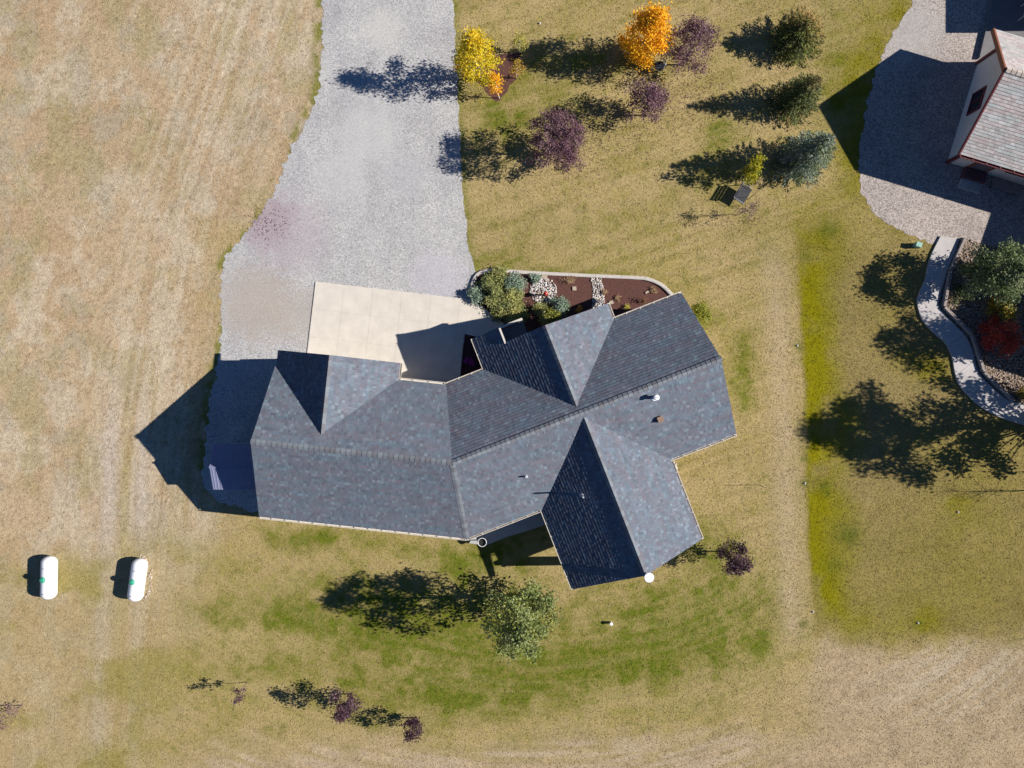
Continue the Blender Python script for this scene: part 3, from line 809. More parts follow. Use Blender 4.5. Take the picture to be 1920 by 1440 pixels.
def build_house():
    root = empty("ranch_house", W(900, 840), "long dark shingled house bent in the middle, with three gabled wings", "house")
    E = lambda p: PL(p[0], p[1], Z_E); R = lambda p, z=Z_R: PL(p[0], p[1], z)
    planes = {}
    planes['A_S'] = [E(Sw), E(Sj), R(Rj), R(Rw)]
    planes['A_N'] = [E(Nj), E(Nw), R(Rw), R(Rj)]
    planes['B_S'] = [E(Sj), E(Se), R(Re), R(Rj)]
    planes['B_N'] = [E(Ne), E(Nj), R(Rj), R(Re)]
    # garage gable
    gW, gE, gF = -412.4, -198.3, -16.0; gC = (gW+gE)/2; zg = 4.914
    gJ = nRidge-NR+(zg-Z_E)/NPITCH*S; nE = nRidge-NR
    planes['G_W'] = [R(A(gW, gF), Z_E), R(A(gW, nE), Z_E), R(A(gC, gJ), zg), R(A(gC, gF), zg)]
    planes['G_E'] = [R(A(gE, nE), Z_E), R(A(gE, gF), Z_E), R(A(gC, gF), zg), R(A(gC, gJ), zg)]
    # entry gable
    eW, eE, eF, eF2 = -34.7, 206.1, -70.5, -98.5; eC = (eW+eE)/2; ze = 5.124
    eJ = mRidge-NR+(ze-Z_E)/NPITCH*S; mE = mRidge-NR
    bs = 12.6; zs = Z_E+(ze-Z_E)*(bs-eW)/(eC-eW)
    planes['E_W'] = [R(B(eW, eF), Z_E), R(B(eW, mE), Z_E), R(B(eC, eJ), ze), R(B(eC, eF), ze)]
    planes['E_W2'] = [R(B(eW, eF2), Z_E), R(B(eW, eF), Z_E), R(B(bs, eF), zs), R(B(bs, eF2), zs)]
    planes['E_E'] = [R(B(eE, mE), Z_E), R(B(eE, eF), Z_E), R(B(eC, eF), ze), R(B(eC, eJ), ze)]
    # south wing
    wW, wE, wF = -30.0, 210.5, 373.0; wC = (wW+wE)/2; zw = 5.2
    mS = mRidge+SR; wJ = mS-(zw-Z_E)/SPITCH*S
    planes['W_W'] = [R(B(wW, mS), Z_E), R(B(wW, wF), Z_E), R(B(wC, wF), zw), R(B(wC, wJ), zw)]
    planes['W_E'] = [R(B(wE, wF), Z_E), R(B(wE, mS), Z_E), R(B(wC, wJ), zw), R(B(wC, wF), zw)]
    rd = MB()
    for k, p in planes.items(): deck(rd, p)
    roof = rd.build("roof", M_deck, root)
    rnd = random.Random(11); sh = MB()
    for i, (k, p) in enumerate(planes.items()): shingles(sh, p, rnd, SH_HOUSE, seed=i*13.7)
    s = sh.build("shingles", M_shingle, roof); s['kind'] = 'stuff'
    pal = [(0.145,0.158,0.178), (0.175,0.195,0.215), (0.135,0.135,0.15), (0.16,0.175,0.195)]
    caps(R(Rw), R(Rj), NPITCH, roof, rnd, pal, 'm'); caps(R(Rj), R(Re), NPITCH, roof, rnd, pal, 'm')
    caps(R(A(gC, gF), zg), R(A(gC, gJ), zg), (zg-Z_E)/((gE-gW)/2/S), roof, rnd, pal, 'g')
    caps(R(B(eC, eF), ze), R(B(eC, eJ), ze), (ze-Z_E)/((eE-eW)/2/S), roof, rnd, pal, 'e')
    caps(R(B(wC, wF), zw), R(B(wC, wJ), zw), (zw-Z_E)/((wE-wW)/2/S), roof, rnd, pal, 'w')
    caps(E(Sj), R(Rj), 0.13, roof, rnd, pal, 'h', -0.022)
    # gutters
    v3 = lambda n: Vector((n[0], -n[1], 0))
    sA, sB = v3(nA), v3(nB); eA, eB = v3(dA), v3(dB)
    gutter(E(Sw), E(Sj), sA, roof, M_cream); gutter(E(Sj), R(B(wW, mS), Z_E), sB, roof, M_cream)
    gutter(R(B(wE, mS), Z_E), E(Se), sB, roof, M_cream)
    gutter(E(Nj), R(A(gE, nE), Z_E), -sA, roof, M_cream); gutter(R(A(gE, nE), Z_E), R(A(gE, gF), Z_E), eA, roof, M_cream)
    gutter(R(B(eW, mE), Z_E), E(Nj), -sB, roof, M_cream); gutter(R(B(eW, eF2), Z_E), R(B(eW, mE), Z_E), -eB, roof, M_cream)
    gutter(R(B(eE, mE), Z_E), R(B(eE, eF), Z_E), eB, roof, M_cream); gutter(E(Ne), R(B(eE, mE), Z_E), -sB, roof, M_cream)
    gutter(R(B(wW, mS), Z_E), R(B(wW, wF), Z_E), -eB, roof, M_cream); gutter(R(B(wE, mS), Z_E), R(B(wE, wF), Z_E), eB, roof, M_cream)
    # walls under the eaves
    iw = 16.0
    wl = MB()
    def wall_poly(pts, z1=Z_E-0.02): 
        q = [PL(p[0], p[1]) for p in pts]
        if area2([(p.x, p.y) for p in q]) < 0: q.reverse()
        wl.prism(q, -0.1, z1)
    a0 = aOf(Rw)[0]+10
    An, As = nRidge-NR+iw, nRidge+SR-iw
    b1 = bOf(Re)[0]-10
    Bn, Bs = mRidge-NR+iw, mRidge+SR-iw
    jN = lin(A(0, An), dA, B(0, Bn), dB); jS = lin(A(0, As), dA, B(0, Bs), dB)
    wall_poly([A(a0, An), jN, jS, A(a0, As)]); wall_poly([jN, B(b1, Bn), B(b1, Bs), jS])
    wall_poly([A(gW+12, gF+12), A(gE-12, gF+12), A(gE-12, An+4), A(gW+12, An+4)], Z_E-0.03)
    wall_poly([B(eW+12, eF+14), B(eE-12, eF+14), B(eE-12, Bn+4), B(eW+12, Bn+4)], Z_E-0.03)
    wp = wF-95
    wall_poly([B(wW+14, Bs-4), B(wE-14, Bs-4), B(wE-14, wp), B(wW+14, wp)], Z_E-0.03)
    def gable(pl, pr, pa, zt, d, th=6):
        q = []
        for k in (0, th):
            for (p, z) in ((pl, Z_E-0.25), (pr, Z_E-0.25), (pa, zt-0.30)):
                q.append(PL(p[0]+d[0]*k, p[1]+d[1]*k, z))
        wl.add(q, [(0,1,2),(5,4,3),(0,3,4,1),(1,4,5,2),(2,5,3,0)])
    gable(A(a0, nRidge-NR+12), A(a0, nRidge+SR-12), A(a0, nRidge), Z_R, dA)
    gable(B(b1, mRidge-NR+12), B(b1, mRidge+SR-12), B(b1, mRidge), Z_R, (-dB[0], -dB[1]))
    gable(A(gW+12, gF+12), A(gE-12, gF+12), A(gC, gF+12), zg, nA)
    gable(B(eW+12, eF+14), B(eE-12, eF+14), B(eC, eF+14), ze, nB)
    gable(B(wW+14, wF-13), B(wE-14, wF-13), B(wC, wF-13), zw, (-nB[0], -nB[1]))
    wl.build("wall", M_siding, root)
    # garage doors, entry door, windows
    def opening(name, c, d, n, w, z0, z1, mat, frame, bars=0):
        p = PL(*c); dv = Vector((d[0], -d[1], 0)); nv = Vector((n[0], -n[1], 0))
        M = Matrix((dv, nv, Vector((0, 0, 1)))).transposed()
        f = MB(); t = 0.09; zc = (z0+z1)/2
        for sx in (-1, 1): f.box(p+dv*sx*(w/2+t/2)+Vector((0, 0, zc)), (t, 0.10, z1-z0+2*t), M=M)
        for zz in (z0-t/2, z1+t/2): f.box(p+Vector((0, 0, zz)), (w, 0.10, t), M=M)
        fo = f.build(name, frame, root)
        g = MB(); g.box(p+Vector((0, 0, zc)), (w, 0.05, z1-z0), M=M)
        for k in range(bars):
            g.box(p+nv*0.03+Vector((0, 0, z0+(k+1)*(z1-z0)/(bars+1))), (w, 0.03, 0.03), M=M)
        g.build("panel" if bars or 'door' in name else "pane", mat, fo)
    nN = (-nA[0], -nA[1]); nBn = (-nB[0], -nB[1])
    for a in (gC-50, gC+40): opening("garage_door", A(a, gF+11), dA, nN, 2.3, 0.1, 2.2, M_white, M_white, 3)
    opening("entry_door", B(60, eF+13), dB, nBn, 0.95, 0.1, 2.1, M_maroon, M_white)
    for b in (150,): opening("window", B(b, eF+13), dB, nBn, 1.3, 0.9, 2.1, M_glass, M_white)
    for b in (245, 300): opening("window", B(b, Bn-1), dB, nBn, 1.2, 0.9, 2.1, M_glass, M_white)
    for a in (-380, -300, -200): opening("window", A(a, As+1), dA, nA, 1.2, 0.9, 2.1, M_glass, M_white)
    for b in (250, 300): opening("window", B(b, Bs+1), dB, nB, 1.2, 0.9, 2.1, M_glass, M_white)
    opening("patio_door", B(wC, wp+1), dB, nB, 1.9, 0.1, 2.1, M_glass, M_white)
    # covered porch at the south end of the wing
    for b in (wW+24, wE-24):
        pm = MB(); c = PL(*B(b, wF-20)); ang = math.atan2(-dB[1], dB[0])
        pm.box((c.x, c.y, 1.32), (0.42, 0.42, 2.65), ang); pm.box((c.x, c.y, 0.15), (0.52, 0.52, 0.3), ang); pm.box((c.x, c.y, 2.6), (0.5, 0.5, 0.12), ang)
        pm.build("porch_column", M_siding, root)
    bmn = MB(); bmn.beam(PL(*B(wW+14, wF-20), 2.74), PL(*B(wE-14, wF-20), 2.74), 0.25, 0.22); bmn.build("porch_beam", M_siding, root)
    # flat canopy tucked into the step of the entry roof, with its white upstand
    cn = MB(); q = [PL(*B(b, m)) for b, m in ((bs+2, eF2+3), (58, eF2+3), (58, eF+12), (bs+2, eF+12))]
    if area2([(p.x, p.y) for p in q]) < 0: q.reverse()
    cn.prism(q, 2.62, 2.74); can = cn.build("entry_canopy", M_canopy, root)
    up = MB(); up.beam(PL(*B(bs+0.5, eF2-1), 2.80), PL(*B(58, eF2-1), 2.80), 0.13, 0.20); up.build("upstand", M_cream, can)
    up = MB(); up.beam(PL(*B(bs+2.2, eF2+2), zs-0.04), PL(*B(bs+2.2, eF+2), zs-0.04), 0.10, 0.26); up.build("upstand", M_cream, can)
    pm = MB(); c = PL(*B(54, eF2+2)); pm.box((c.x, c.y, 1.35), (0.2, 0.2, 2.5), 0.3); pm.build("canopy_post", M_white, root)
    # downspout pieces
    ds = MB(); p = PL(*B(wE+6, mS+12)); ds.box((p.x, p.y, 1.5), (0.09, 0.07, 2.7), 0.3)
    ds.beam(PL(*B(wE+2, mS+1), Z_E-0.22), PL(*B(wE+5, mS+22), Z_E-0.30), 0.16, 0.10); ds.build("downspout", M_cream, root)
    # roof fittings
    def zroof_BS(x, y):
        r = (x*S, -y*S); m = bOf(r)[1]; return Z_R-(m-mRidge)/S*SPITCH
    def on_roof(px, py, f):
        z = 4.5
        for _ in range(12):
            p = W(px, py, z); z = f(p.x, p.y)
        return W(px, py, z)
    p = on_roof(1227, 745, zroof_BS); mb = MB()
    mb.lathe([(0.19, -0.12), (0.19, 0.02), (0.10, 0.06), (0.09, 0.44), (0.145, 0.46), (0.15, 0.56), (0.12, 0.60), (0.03, 0.61), (0.03, 0.63), (0.0, 0.63)], p, 18)
    mb.build("flue_vent", M_tank, roof)
    p = on_roof(1237, 786, zroof_BS); mb = MB(); ang = math.atan2(-dB[1], dB[0])
    mb.box(p+Vector((0, 0, 0.10)), (0.27, 0.27, 0.26), ang); mb.box(p+Vector((0, 0, 0.235)), (0.31, 0.31, 0.03), ang); mb.build("roof_vent", M_brown, roof)
    p = on_roof(986, 893, zroof_BS); mb = MB(); mb.tube([p-Vector((0, 0, 0.1)), p+Vector((0, 0, 0.33))], [0.05, 0.05], 10); mb.lathe([(0.13, -0.06), (0.09, 0.03), (0.055, 0.08)], p, 12); mb.build("vent_pipe", M_lightgrey, roof)
    def zroof_WW(x, y):
        r = (x*S, -y*S); b = bOf(r)[0]; return Z_E+(b-wW)*(zw-Z_E)/(wC-wW)
    p = on_roof(1091, 928, zroof_WW); mb = MB(); mb.tube([p-Vector((0, 0, 0.1)), p+Vector((0, 0, 0.80))], [0.05, 0.05], 10); mb.lathe([(0.13, -0.05), (0.09, 0.05), (0.055, 0.10)], p, 12); mb.build("vent_pipe", M_lightgrey, roof)
    # round dish on the gable end
    return root, R(B(wC, wF), zw)
house, wing_apex = build_house()

# patio slab beside the wing
sheet("patio_slab", [(880,1018),(880,985),(1030,930),(1060,950),(1056,975),(1020,984),(985,996),(950,1006),(912,1022)], 0.09, M_patio, "narrow pale concrete patio in shade under the south eave", 0.11)

def satellite_dish():
    p = W(1217, 1083, 5.35)
    root = empty("satellite_dish", (p.x, p.y, 4.2), "round white satellite dish on a mast at the tip of the south gable", "satellite dish")
    d = MB(); d.lathe([(0.05, -0.09), (0.19, -0.05), (0.245, -0.01), (0.255, 0.01), (0.24, 0.02), (0.0, 0.022)], (p.x, p.y, 5.35), 28); d.build("dish_face", M_tank, root, smooth=False)
    m = MB(); m.tube([(p.x, p.y, 5.28), (p.x, p.y, 4.75), (wing_apex.x, wing_apex.y+0.25, 4.35)], [0.03, 0.03, 0.03], 8); m.build("mast", M_lightgrey, root)
satellite_dish()

# ------------------------------------------------------------------ metal garden shed against the garage wall
def shed():
    root = empty("garden_shed", W(440, 878), "small blue grey sheet metal shed in the shade of the garage end", "shed")
    x0, x1 = W(397, 0, 2.45).x, W(484, 0, 2.45).x
    yN, yR, yS = W(0, 832, 2.25).y, W(0, 876, 2.75).y, W(0, 918, 2.25).y
    wl = MB(); wl.prism([(x0+.12, yS+.12), (x1, yS+.12), (x1, yN-.12), (x0+.12, yN-.12)], 0, 2.2)
    wl.add([(x0+.12, yS+.12, 2.2), (x0+.12, yN-.12, 2.2), (x0+.12, yR, 2.67), (x1, yS+.12, 2.2), (x1, yN-.12, 2.2), (x1, yR, 2.67)], [(0,2,1),(3,4,5)])
    wl.build("wall", M_shedwall, root)
    n = 15
    for nm, ya, za, yb, zb in (("roof_slope", yS, 2.25, yR, 2.75), ("roof_slope", yN, 2.25, yR, 2.75)):
        r = MB()
        for i in range(n):
            a = x0+(x1-x0)*i/n; b = x0+(x1-x0)*(i+1)/n; m1 = a+(b-a)*0.68; m2 = a+(b-a)*0.76; m3 = a+(b-a)*0.92
            zs = (0, 0, 0.016, 0.016, 0)
            xsn = (a, m1, m2, m3, b)
            for k in range(4):
                r.add([(xsn[k], ya, za+zs[k]), (xsn[k+1], ya, za+zs[k+1]), (xsn[k+1], yb, zb+zs[k+1]), (xsn[k], yb, zb+zs[k]),
                       (xsn[k], ya, za-0.03), (xsn[k+1], ya, za-0.03), (xsn[k+1], yb, zb-0.03), (xsn[k], yb, zb-0.03)], [(0,1,2,3),(7,6,5,4),(0,4,5,1),(2,6,7,3)] + ([(0,3,7,4)] if (i == 0 and k == 0) else []))
        r.build(nm, M_shedroof, root)
    c = MB(); c.beam((x0-0.01, yR, 2.765), (x1, yR, 2.765), 0.12, 0.05); c.build("ridge_flashing", M_shedroof, root)
    d = MB(); d.box((x0+0.10, yR, 0.9), (0.04, 1.1, 1.7)); d.build("door", M_shedroof, root)
shed()

# ------------------------------------------------------------------ propane tanks
def tank(px, py, rz, label):
    p = W(px, py)
    root = empty("propane_tank", p, label, "propane tank", "white propane tanks on the dry field", rz)
    L, r, zc = 2.52, 0.435, 0.48
    prof = []
    hs = 12
    for i in range(hs+1):
        a = math.pi/2*i/hs; prof.append((-(L/2-r*0.85)-r*0.85*math.cos(a), r*math.sin(a)))
    prof += [(x*-1, q) for x, q in reversed(prof)]
    n = 28; V = []; F = []
    for (y, q) in prof:
        q = max(q, 0.002)
        V += [(q*math.cos(2*math.pi*k/n), y, zc+q*math.sin(2*math.pi*k/n)) for k in range(n)]
    for i in range(len(prof)-1):
        for k in range(n):
            a = i*n+k; b = i*n+(k+1) % n; F.append((a, b, b+n, a+n))
    mb = MB(); mb.add(V, F); mb.build("tank_body", M_tank, root, smooth=True, local=True)
    d = MB(); d.lathe([(0.165, 0.37), (0.175, 0.43), (0.16, 0.51), (0.10, 0.57), (0.0, 0.59)], (-0.10, -0.03, zc-0.02), 16); d.build("valve_dome", M_green, root, local=True)
    for y in (-0.75, 0.75):
        lg = MB(); lg.box((-0.03, y, 0.06), (0.40, 0.14, 0.14)); lg.box((-0.03, y, 0.0), (0.44, 0.24, 0.06)); lg.build("saddle_foot", M_patio, root, local=True)
    for y in (-0.85, 0.62):
        lg = MB(); lg.tube([(-0.05, y, zc+r-0.02), (-0.05, y, zc+r+0.05)], [0.02, 0.02], 6); lg.build("lifting_lug", M_grey, root, local=True)
tank(101.9, 1079, math.radians(-1), "white propane tank nearest the left edge, on bare dry grass")
tank(266, 1083, math.radians(-8), "white propane tank tilted beside a line of pale stones, right of its twin")

# ------------------------------------------------------------------ neighbour's house
def neighbour():
    e = (0.957, 0.29); w = (-0.29, 0.957)
    root = empty("beige_house", W(1850, 230), "beige house with light tan shingles and maroon trim at the upper right", "house")
    zS, zA, zN = 2.73, 4.75, 2.40
    cS = (786, -403); cA = (cS[0]-w[0]*126, cS[1]-w[1]*126); cN = (cA[0]-w[0]*108, cA[1]-w[1]*108)
    Lh = 300
    o = lambda p, k, z: PL(p[0]+e[0]*k, p[1]+e[1]*k, z)
    pS = [o(cS, 0, zS), o(cS, Lh, zS), o(cA, Lh, zA), o(cA, 0, zA)]
    pN = [o(cN, Lh, zN), o(cN, 0, zN), o(cA, 0, zA), o(cA, Lh, zA)]
    # hall of the east wing, outside the frame but casting the long shade over the path
    q0 = (1067, -398); q1 = (950, -62)
    pW = [PL(*q0, 2.75), PL(*q1, 2.75), PL(q1[0]+e[0]*220, q1[1]+e[1]*220, 2.95), PL(q0[0]+e[0]*220, q0[1]+e[1]*220, 2.95)]
    d = MB(); deck(d, pS, 0.16); deck(d, pN, 0.16); deck(d, pW, 0.16)
    roof = d.build("roof", M_maroon, root)
    sh = MB(); rnd = random.Random(5)
    shingles(sh, pS, rnd, SH_BEIGE, e=0.165, wmin=0.14, wmax=0.3, seed=3); shingles(sh, pN, rnd, SH_BEIGE, e=0.165, wmin=0.14, wmax=0.3, seed=9)
    shingles(sh, [pW[1], pW[0], pW[3], pW[2]], rnd, SH_BEIGE, e=0.165, wmin=0.14, wmax=0.3, seed=19)
    s = sh.build("shingles", M_shingle, roof); s['kind'] = 'stuff'
    caps(o(cA, 0, zA), o(cA, Lh, zA), 0.55, roof, rnd, [(0.42,0.36,0.30), (0.48,0.42,0.36)], 'n')
    ev = Vector((e[0], -e[1], 0)); wv = Vector((w[0], -w[1], 0))
    gutter(o(cS, 0, zS), o(cS, Lh, zS), wv, roof, M_maroon)
    f = MB(); f.beam(o(cN, -1.5, zN-0.11), o(cA, -1.5, zA-0.11), 0.10, 0.24); f.build("barge_board", M_rust, roof)
    f = MB(); f.beam(o(cS, -1.2, zS-0.09), o(cA, -1.2, zA-0.09), 0.06, 0.20); f.build("barge_board", M_maroon, roof)
    # walls
    b0 = (816, -416)
    pt = lambda i, j: (b0[0]+e[0]*i-w[0]*j, b0[1]+e[1]*i-w[1]*j)          # i along the ridge, j northwards
    wl = MB(); q = [PL(*pt(i, j)) for i, j in ((0, 0), (0, 192), (270, 192), (270, 0))]
    if area2([(p.x, p.y) for p in q]) < 0: q.reverse()
    wl.prism(q, -0.1, 2.3)
    jr = 105.5
    za = zA-0.2
    wl.add([PL(*pt(0, 0), 2.3), PL(*pt(0, 192), 2.3), PL(*pt(0, 192), 2.45), PL(*pt(0, jr), za), PL(*pt(0, 0), 2.75),
            PL(*pt(6, 0), 2.3), PL(*pt(6, 192), 2.3), PL(*pt(6, 192), 2.45), PL(*pt(6, jr), za), PL(*pt(6, 0), 2.75)],
           [(0,1,2,3,4),(9,8,7,6,5),(2,7,8,3),(3,8,9,4),(1,6,7,2),(4,9,5,0)])
    q = [PL(q0[0]+e[0]*18-w[0]*0, q0[1]+e[1]*18), PL(q1[0]+e[0]*18-w[0]*16, q1[1]+e[1]*18-w[1]*16), PL(q1[0]+e[0]*210-w[0]*16, q1[1]+e[1]*210-w[1]*16), PL(q0[0]+e[0]*210, q0[1]+e[1]*210)]
    if area2([(p.x, p.y) for p in q]) < 0: q.reverse()
    wl.prism(q, -0.1, 2.62)
    wall = wl.build("wall", M_beige, root)
    # corner boards
    for (i, j) in ((-1, -1), (-1, 193)):
        c = PL(*pt(i, j)); mb = MB(); mb.box((c.x, c.y, 1.25), (0.16, 0.16, 2.6), math.atan2(-e[1], e[0])); mb.build("corner_board", M_maroon, root)
    ang = math.atan2(-e[1], e[0])
    # west window
    def win(i, j, along, nrm, w_, z0, z1):
        c = PL(*pt(i, j)); zc = (z0+z1)/2
        M = Matrix((along, nrm, Vector((0, 0, 1)))).transposed()
        f = MB(); t = 0.09
        for sx in (-1, 1): f.box(c+along*sx*(w_/2+t/2)+Vector((0, 0, zc)), (t, 0.12, z1-z0+2*t), M=M)
        for zz in (z0-t/2, z1+t/2): f.box(c+Vector((0, 0, zz)), (w_, 0.12, t), M=M)
        f.box(c+Vector((0, 0, zc)), (0.05, 0.09, z1-z0), M=M)
        fo = f.build("window", M_maroon, root)
        for sx in (-1, 1):
            g = MB(); g.box(c+along*sx*(w_/4+0.0125)+Vector((0, 0, zc)), (w_/2-0.025, 0.04, z1-z0), M=M); g.build("pane", M_glass, fo)
    win(-0.5, 103, -wv, -ev, 1.15, 0.75, 1.75)
    win(112, -0.5, ev, wv, 1.2, 1.1, 2.0)
    # south door with its step
    c = PL(*pt(52, -0.5)); M = Matrix((ev, wv, Vector((0, 0, 1)))).transposed()
    f = MB()
    for sx in (-1, 1): f.box(c+ev*sx*0.52+Vector((0, 0, 1.1)), (0.12, 0.14, 2.2), M=M)
    f.box(c+Vector((0, 0, 2.2)), (1.16, 0.14, 0.1), M=M); fr = f.build("door", M_rust, root)
    g = MB(); g.box(c+Vector((0, 0, 1.1)), (0.92, 0.06, 2.1), M=M); g.build("leaf", flat_mat("grey_mauve_door", (0.17, 0.14, 0.17), 0.6, 0.08, 4), fr)
    g = MB(); g.box(c+ev*0.36+wv*0.06+Vector((0, 0, 1.0)), (0.05, 0.06, 0.12), M=M); g.build("handle", M_metal, fr)
    st = MB(); st.box(c+wv*0.38+Vector((0, 0, 0.17)), (1.3, 0.62, 0.34), M=M); st.build("upper_step", flat_mat("maroon_step", (0.13, 0.06, 0.065), 0.85, 0.2, 6), root)
    st = MB(); st.box(c+wv*0.98+Vector((0, 0, 0.08)), (1.25, 0.56, 0.18), M=M); st.build("lower_step", M_patio, root)
    # lamp by the door
    l = MB(); lc = PL(*pt(82, -3)); l.tube([lc+Vector((0, 0, 1.9)), lc+wv*0.12+Vector((0, 0, 1.95)), lc+wv*0.16+Vector((0, 0, 1.8))], [0.03, 0.05, 0.08], 8); l.build("wall_lamp", M_grey, root)
    # low concrete stoop wall north of the corner
    # bench under the south window
    bc = PL(*pt(112, -18))
    b = empty("garden_bench", bc, "dark weathered slatted bench against the south wall of the beige house", "bench", rz=ang)
    for k in range(4):
        s_ = MB(); s_.box((0, -0.18+k*0.12, 0.43), (1.7, 0.09, 0.04)); s_.build("slat", M_timber, b, local=True)
    for x in (-0.7, 0.7):
        for y in (-0.16, 0.16):
            s_ = MB(); s_.box((x, y, 0.205), (0.07, 0.07, 0.41)); s_.build("leg", M_darkwood, b, local=True)
    return pt, e, w
npt, ne, nw = neighbour()

# pale pad and low wall north of the beige house
def north_pad():
    q = [W(*p) for p in ((1832,112),(1846,52),(1856,0),(1862,-50),(2100,-20),(2080,110),(1900,112),(1866,96))]
    mb = MB()
    if area2([(p.x, p.y) for p in q]) < 0: q.reverse()
    mb.prism(q, -0.05, 0.22); o = mb.build("raised_pad", flat_mat("pad_concrete", (0.17, 0.165, 0.17), 0.9, 0.12, 3)); tag(o, "raised concrete pad behind the beige house at the top edge", kind='structure')
    bm = bmesh.new(); bm.from_mesh(o.data); bmesh.ops.triangulate(bm, faces=[f for f in bm.faces if len(f.verts) > 4]); bm.to_mesh(o.data); bm.free()
    r = empty("metal_railing", W(1905, 35), "thin grey metal railing behind the beige house at the top right corner", "railing")
    a = W(1908, 40, 0.22); b = W(1925, -40, 0.22)
    for z in (0.5, 0.95):
        m = MB(); m.beam(a+Vector((0, 0, z)), b+Vector((0, 0, z)), 0.05, 0.05); m.build("rail", M_lightgrey, r)
    for t in (0.02, 0.35, 0.7, 0.98):
        p = a+(b-a)*t; m = MB(); m.box((p.x, p.y, p.z+0.48), (0.05, 0.05, 0.96)); m.build("post", M_lightgrey, r)
north_pad()

# a workshop beyond the top edge that shades the pad
def workshop():
    root = empty("workshop", W(2080, -110), "grey shed beyond the top right corner", "shed")
    q = [PL(rx, ry) for rx, ry in ((985, -830), (985, -664), (1200, -664), (1200, -830))]
    if area2([(p.x, p.y) for p in q]) < 0: q.reverse()
    m = MB(); m.prism(q, 0, 3.0); m.build("wall", M_shedwall, root)
    q = [PL(rx, ry) for rx, ry in ((975, -840), (975, -660), (1210, -660), (1210, -840))]
    if area2([(p.x, p.y) for p in q]) < 0: q.reverse()
    m = MB(); m.prism(q, 3.0, 3.15); m.build("roof", M_shedroof, root)
workshop()

# ------------------------------------------------------------------ trees
def jitter_col(cols, n, rs, amp=0.18):
    cols = np.array(cols); idx = rs.integers(0, len(cols), n)
    c = cols[idx]*(1+(rs.random((n, 1))-0.5)*2*amp)
    return np.clip(c, 0.002, 1)

def leaf_mesh(name, P, size, C, rs, parent, up=0.35, asp=0.62, dirs=None):
    n = len(P)
    nrm = rs.normal(size=(n, 3)); nrm[:, 2] = np.abs(nrm[:, 2])+up
    nrm /= np.linalg.norm(nrm, axis=1, keepdims=True)
    r = rs.normal(size=(n, 3)) if dirs is None else dirs+rs.normal(size=(n, 3))*0.25
    u = r-nrm*(r*nrm).sum(1, keepdims=True); u /= np.linalg.norm(u, axis=1, keepdims=True)+1e-9
    v = np.cross(nrm, u)
    s = size*(0.65+0.7*rs.random((n, 1)))
    a = P-u*s; b = P+v*s*asp; c = P+u*s; d = P-v*s*asp
    V = np.stack([a, b, c, d], 1).reshape(-1, 3)
    F = np.arange(4*n).reshape(n, 4)
    CC = np.repeat(C, 4, axis=0)
    return np_mesh(name, V, F, CC, M_leaf, parent)

def crown_r(shape, t):
    t = np.clip(t, 0, 1)
    if shape == 'round': return np.sqrt(np.clip(1-(2*t-1)**2, 0, 1))
    if shape == 'egg': return np.clip(np.sin(np.pi*np.power(t, 0.72)), 0, 1)**0.75
    if shape == 'vase': return np.clip(np.sin(np.pi*np.power(t*0.93+0.03, 1.15)), 0, 1)**0.7
    if shape == 'spire': return np.clip(1-t, 0, 1)**0.7*np.clip(t*7, 0, 1)**0.5
    return 1-t

def tree(name, label, cat, px, py, h, R, z0, cols, nleaf, leaf, shape='egg', ncl=40, rc=0.3, bark=(0.13,0.10,0.08), tr=0.07, lean=(0, 0), seed=1, group=None, bare=0.0, sx=1.0, sy=1.0, fill=0.45, zonal=None):
    rs = np.random.default_rng(seed); rnd = random.Random(seed)
    p = W(px, py); root = empty(name, p, label, cat, group)
    lean = Vector((lean[0], lean[1], 0))
    def axis(z): return p+lean*(z/h)**1.3*1.0+Vector((0, 0, z))
    t = rs.random(ncl)**0.9; ang = rs.random(ncl)*2*np.pi
    rad = np.power(rs.random(ncl), fill)
    rr = R*crown_r(shape, t)*rad*(0.85+0.3*rs.random(ncl))
    cl = []
    for i in range(ncl):
        z = z0+(h-z0)*t[i]*0.97; c = axis(z)
        cl.append((c.x+rr[i]*math.cos(ang[i])*sx, c.y+rr[i]*math.sin(ang[i])*sy, z))
    cl = np.array(cl)
    wood = MB()
    pts = [axis(h*k/7) for k in range(8)]
    pts = [q+Vector((rnd.uniform(-.03, .03), rnd.uniform(-.03, .03), 0))*(1 if 0 < i < 7 else 0) for i, q in enumerate(pts)]
    wood.tube(pts, [tr*(1-0.88*(k/7)) for k in range(8)], 7, bark)
    for i in range(ncl):
        c = Vector(cl[i]); zb = max(z0*0.75, min(c.z-0.1, c.z-rr[i]*0.75)); zb = max(0.25*z0, min(zb, h*0.9))
        a = axis(zb); mid = a*0.45+c*0.55+Vector((rnd.uniform(-.1, .1), rnd.uniform(-.1, .1), 0.08))
        r0 = max(0.008, tr*0.34*(1-zb/h*0.6))
        wood.tube([a, mid, c], [r0, r0*0.6, r0*0.25], 4, bark, cap=False)
        for _ in range(3 if bare > 0.3 else 1):
            q = mid*0.5+c*0.5; e = q+Vector((rnd.gauss(0, rc), rnd.gauss(0, rc), abs(rnd.gauss(0, rc))))
            wood.tube([q, e], [r0*0.4, r0*0.12], 3, bark, cap=False)
    wood.build("trunk", M_wood, root)
    if nleaf > 0:
        k = rs.integers(0, ncl, nleaf)
        P = cl[k]+rs.normal(size=(nleaf, 3))*rc*np.array([1, 1, 0.75])*0.62
        ccol = jitter_col(cols, ncl, rs, 0.16)
        C = ccol[k]*0.55+jitter_col(cols, nleaf, rs, 0.28)*0.45
        if zonal is not None: C = zonal(P-np.array([p.x, p.y, 0]), C, rs)
        leaf_mesh("crown", P, leaf, C*1.12, rs, root, up=0.5)
    return root

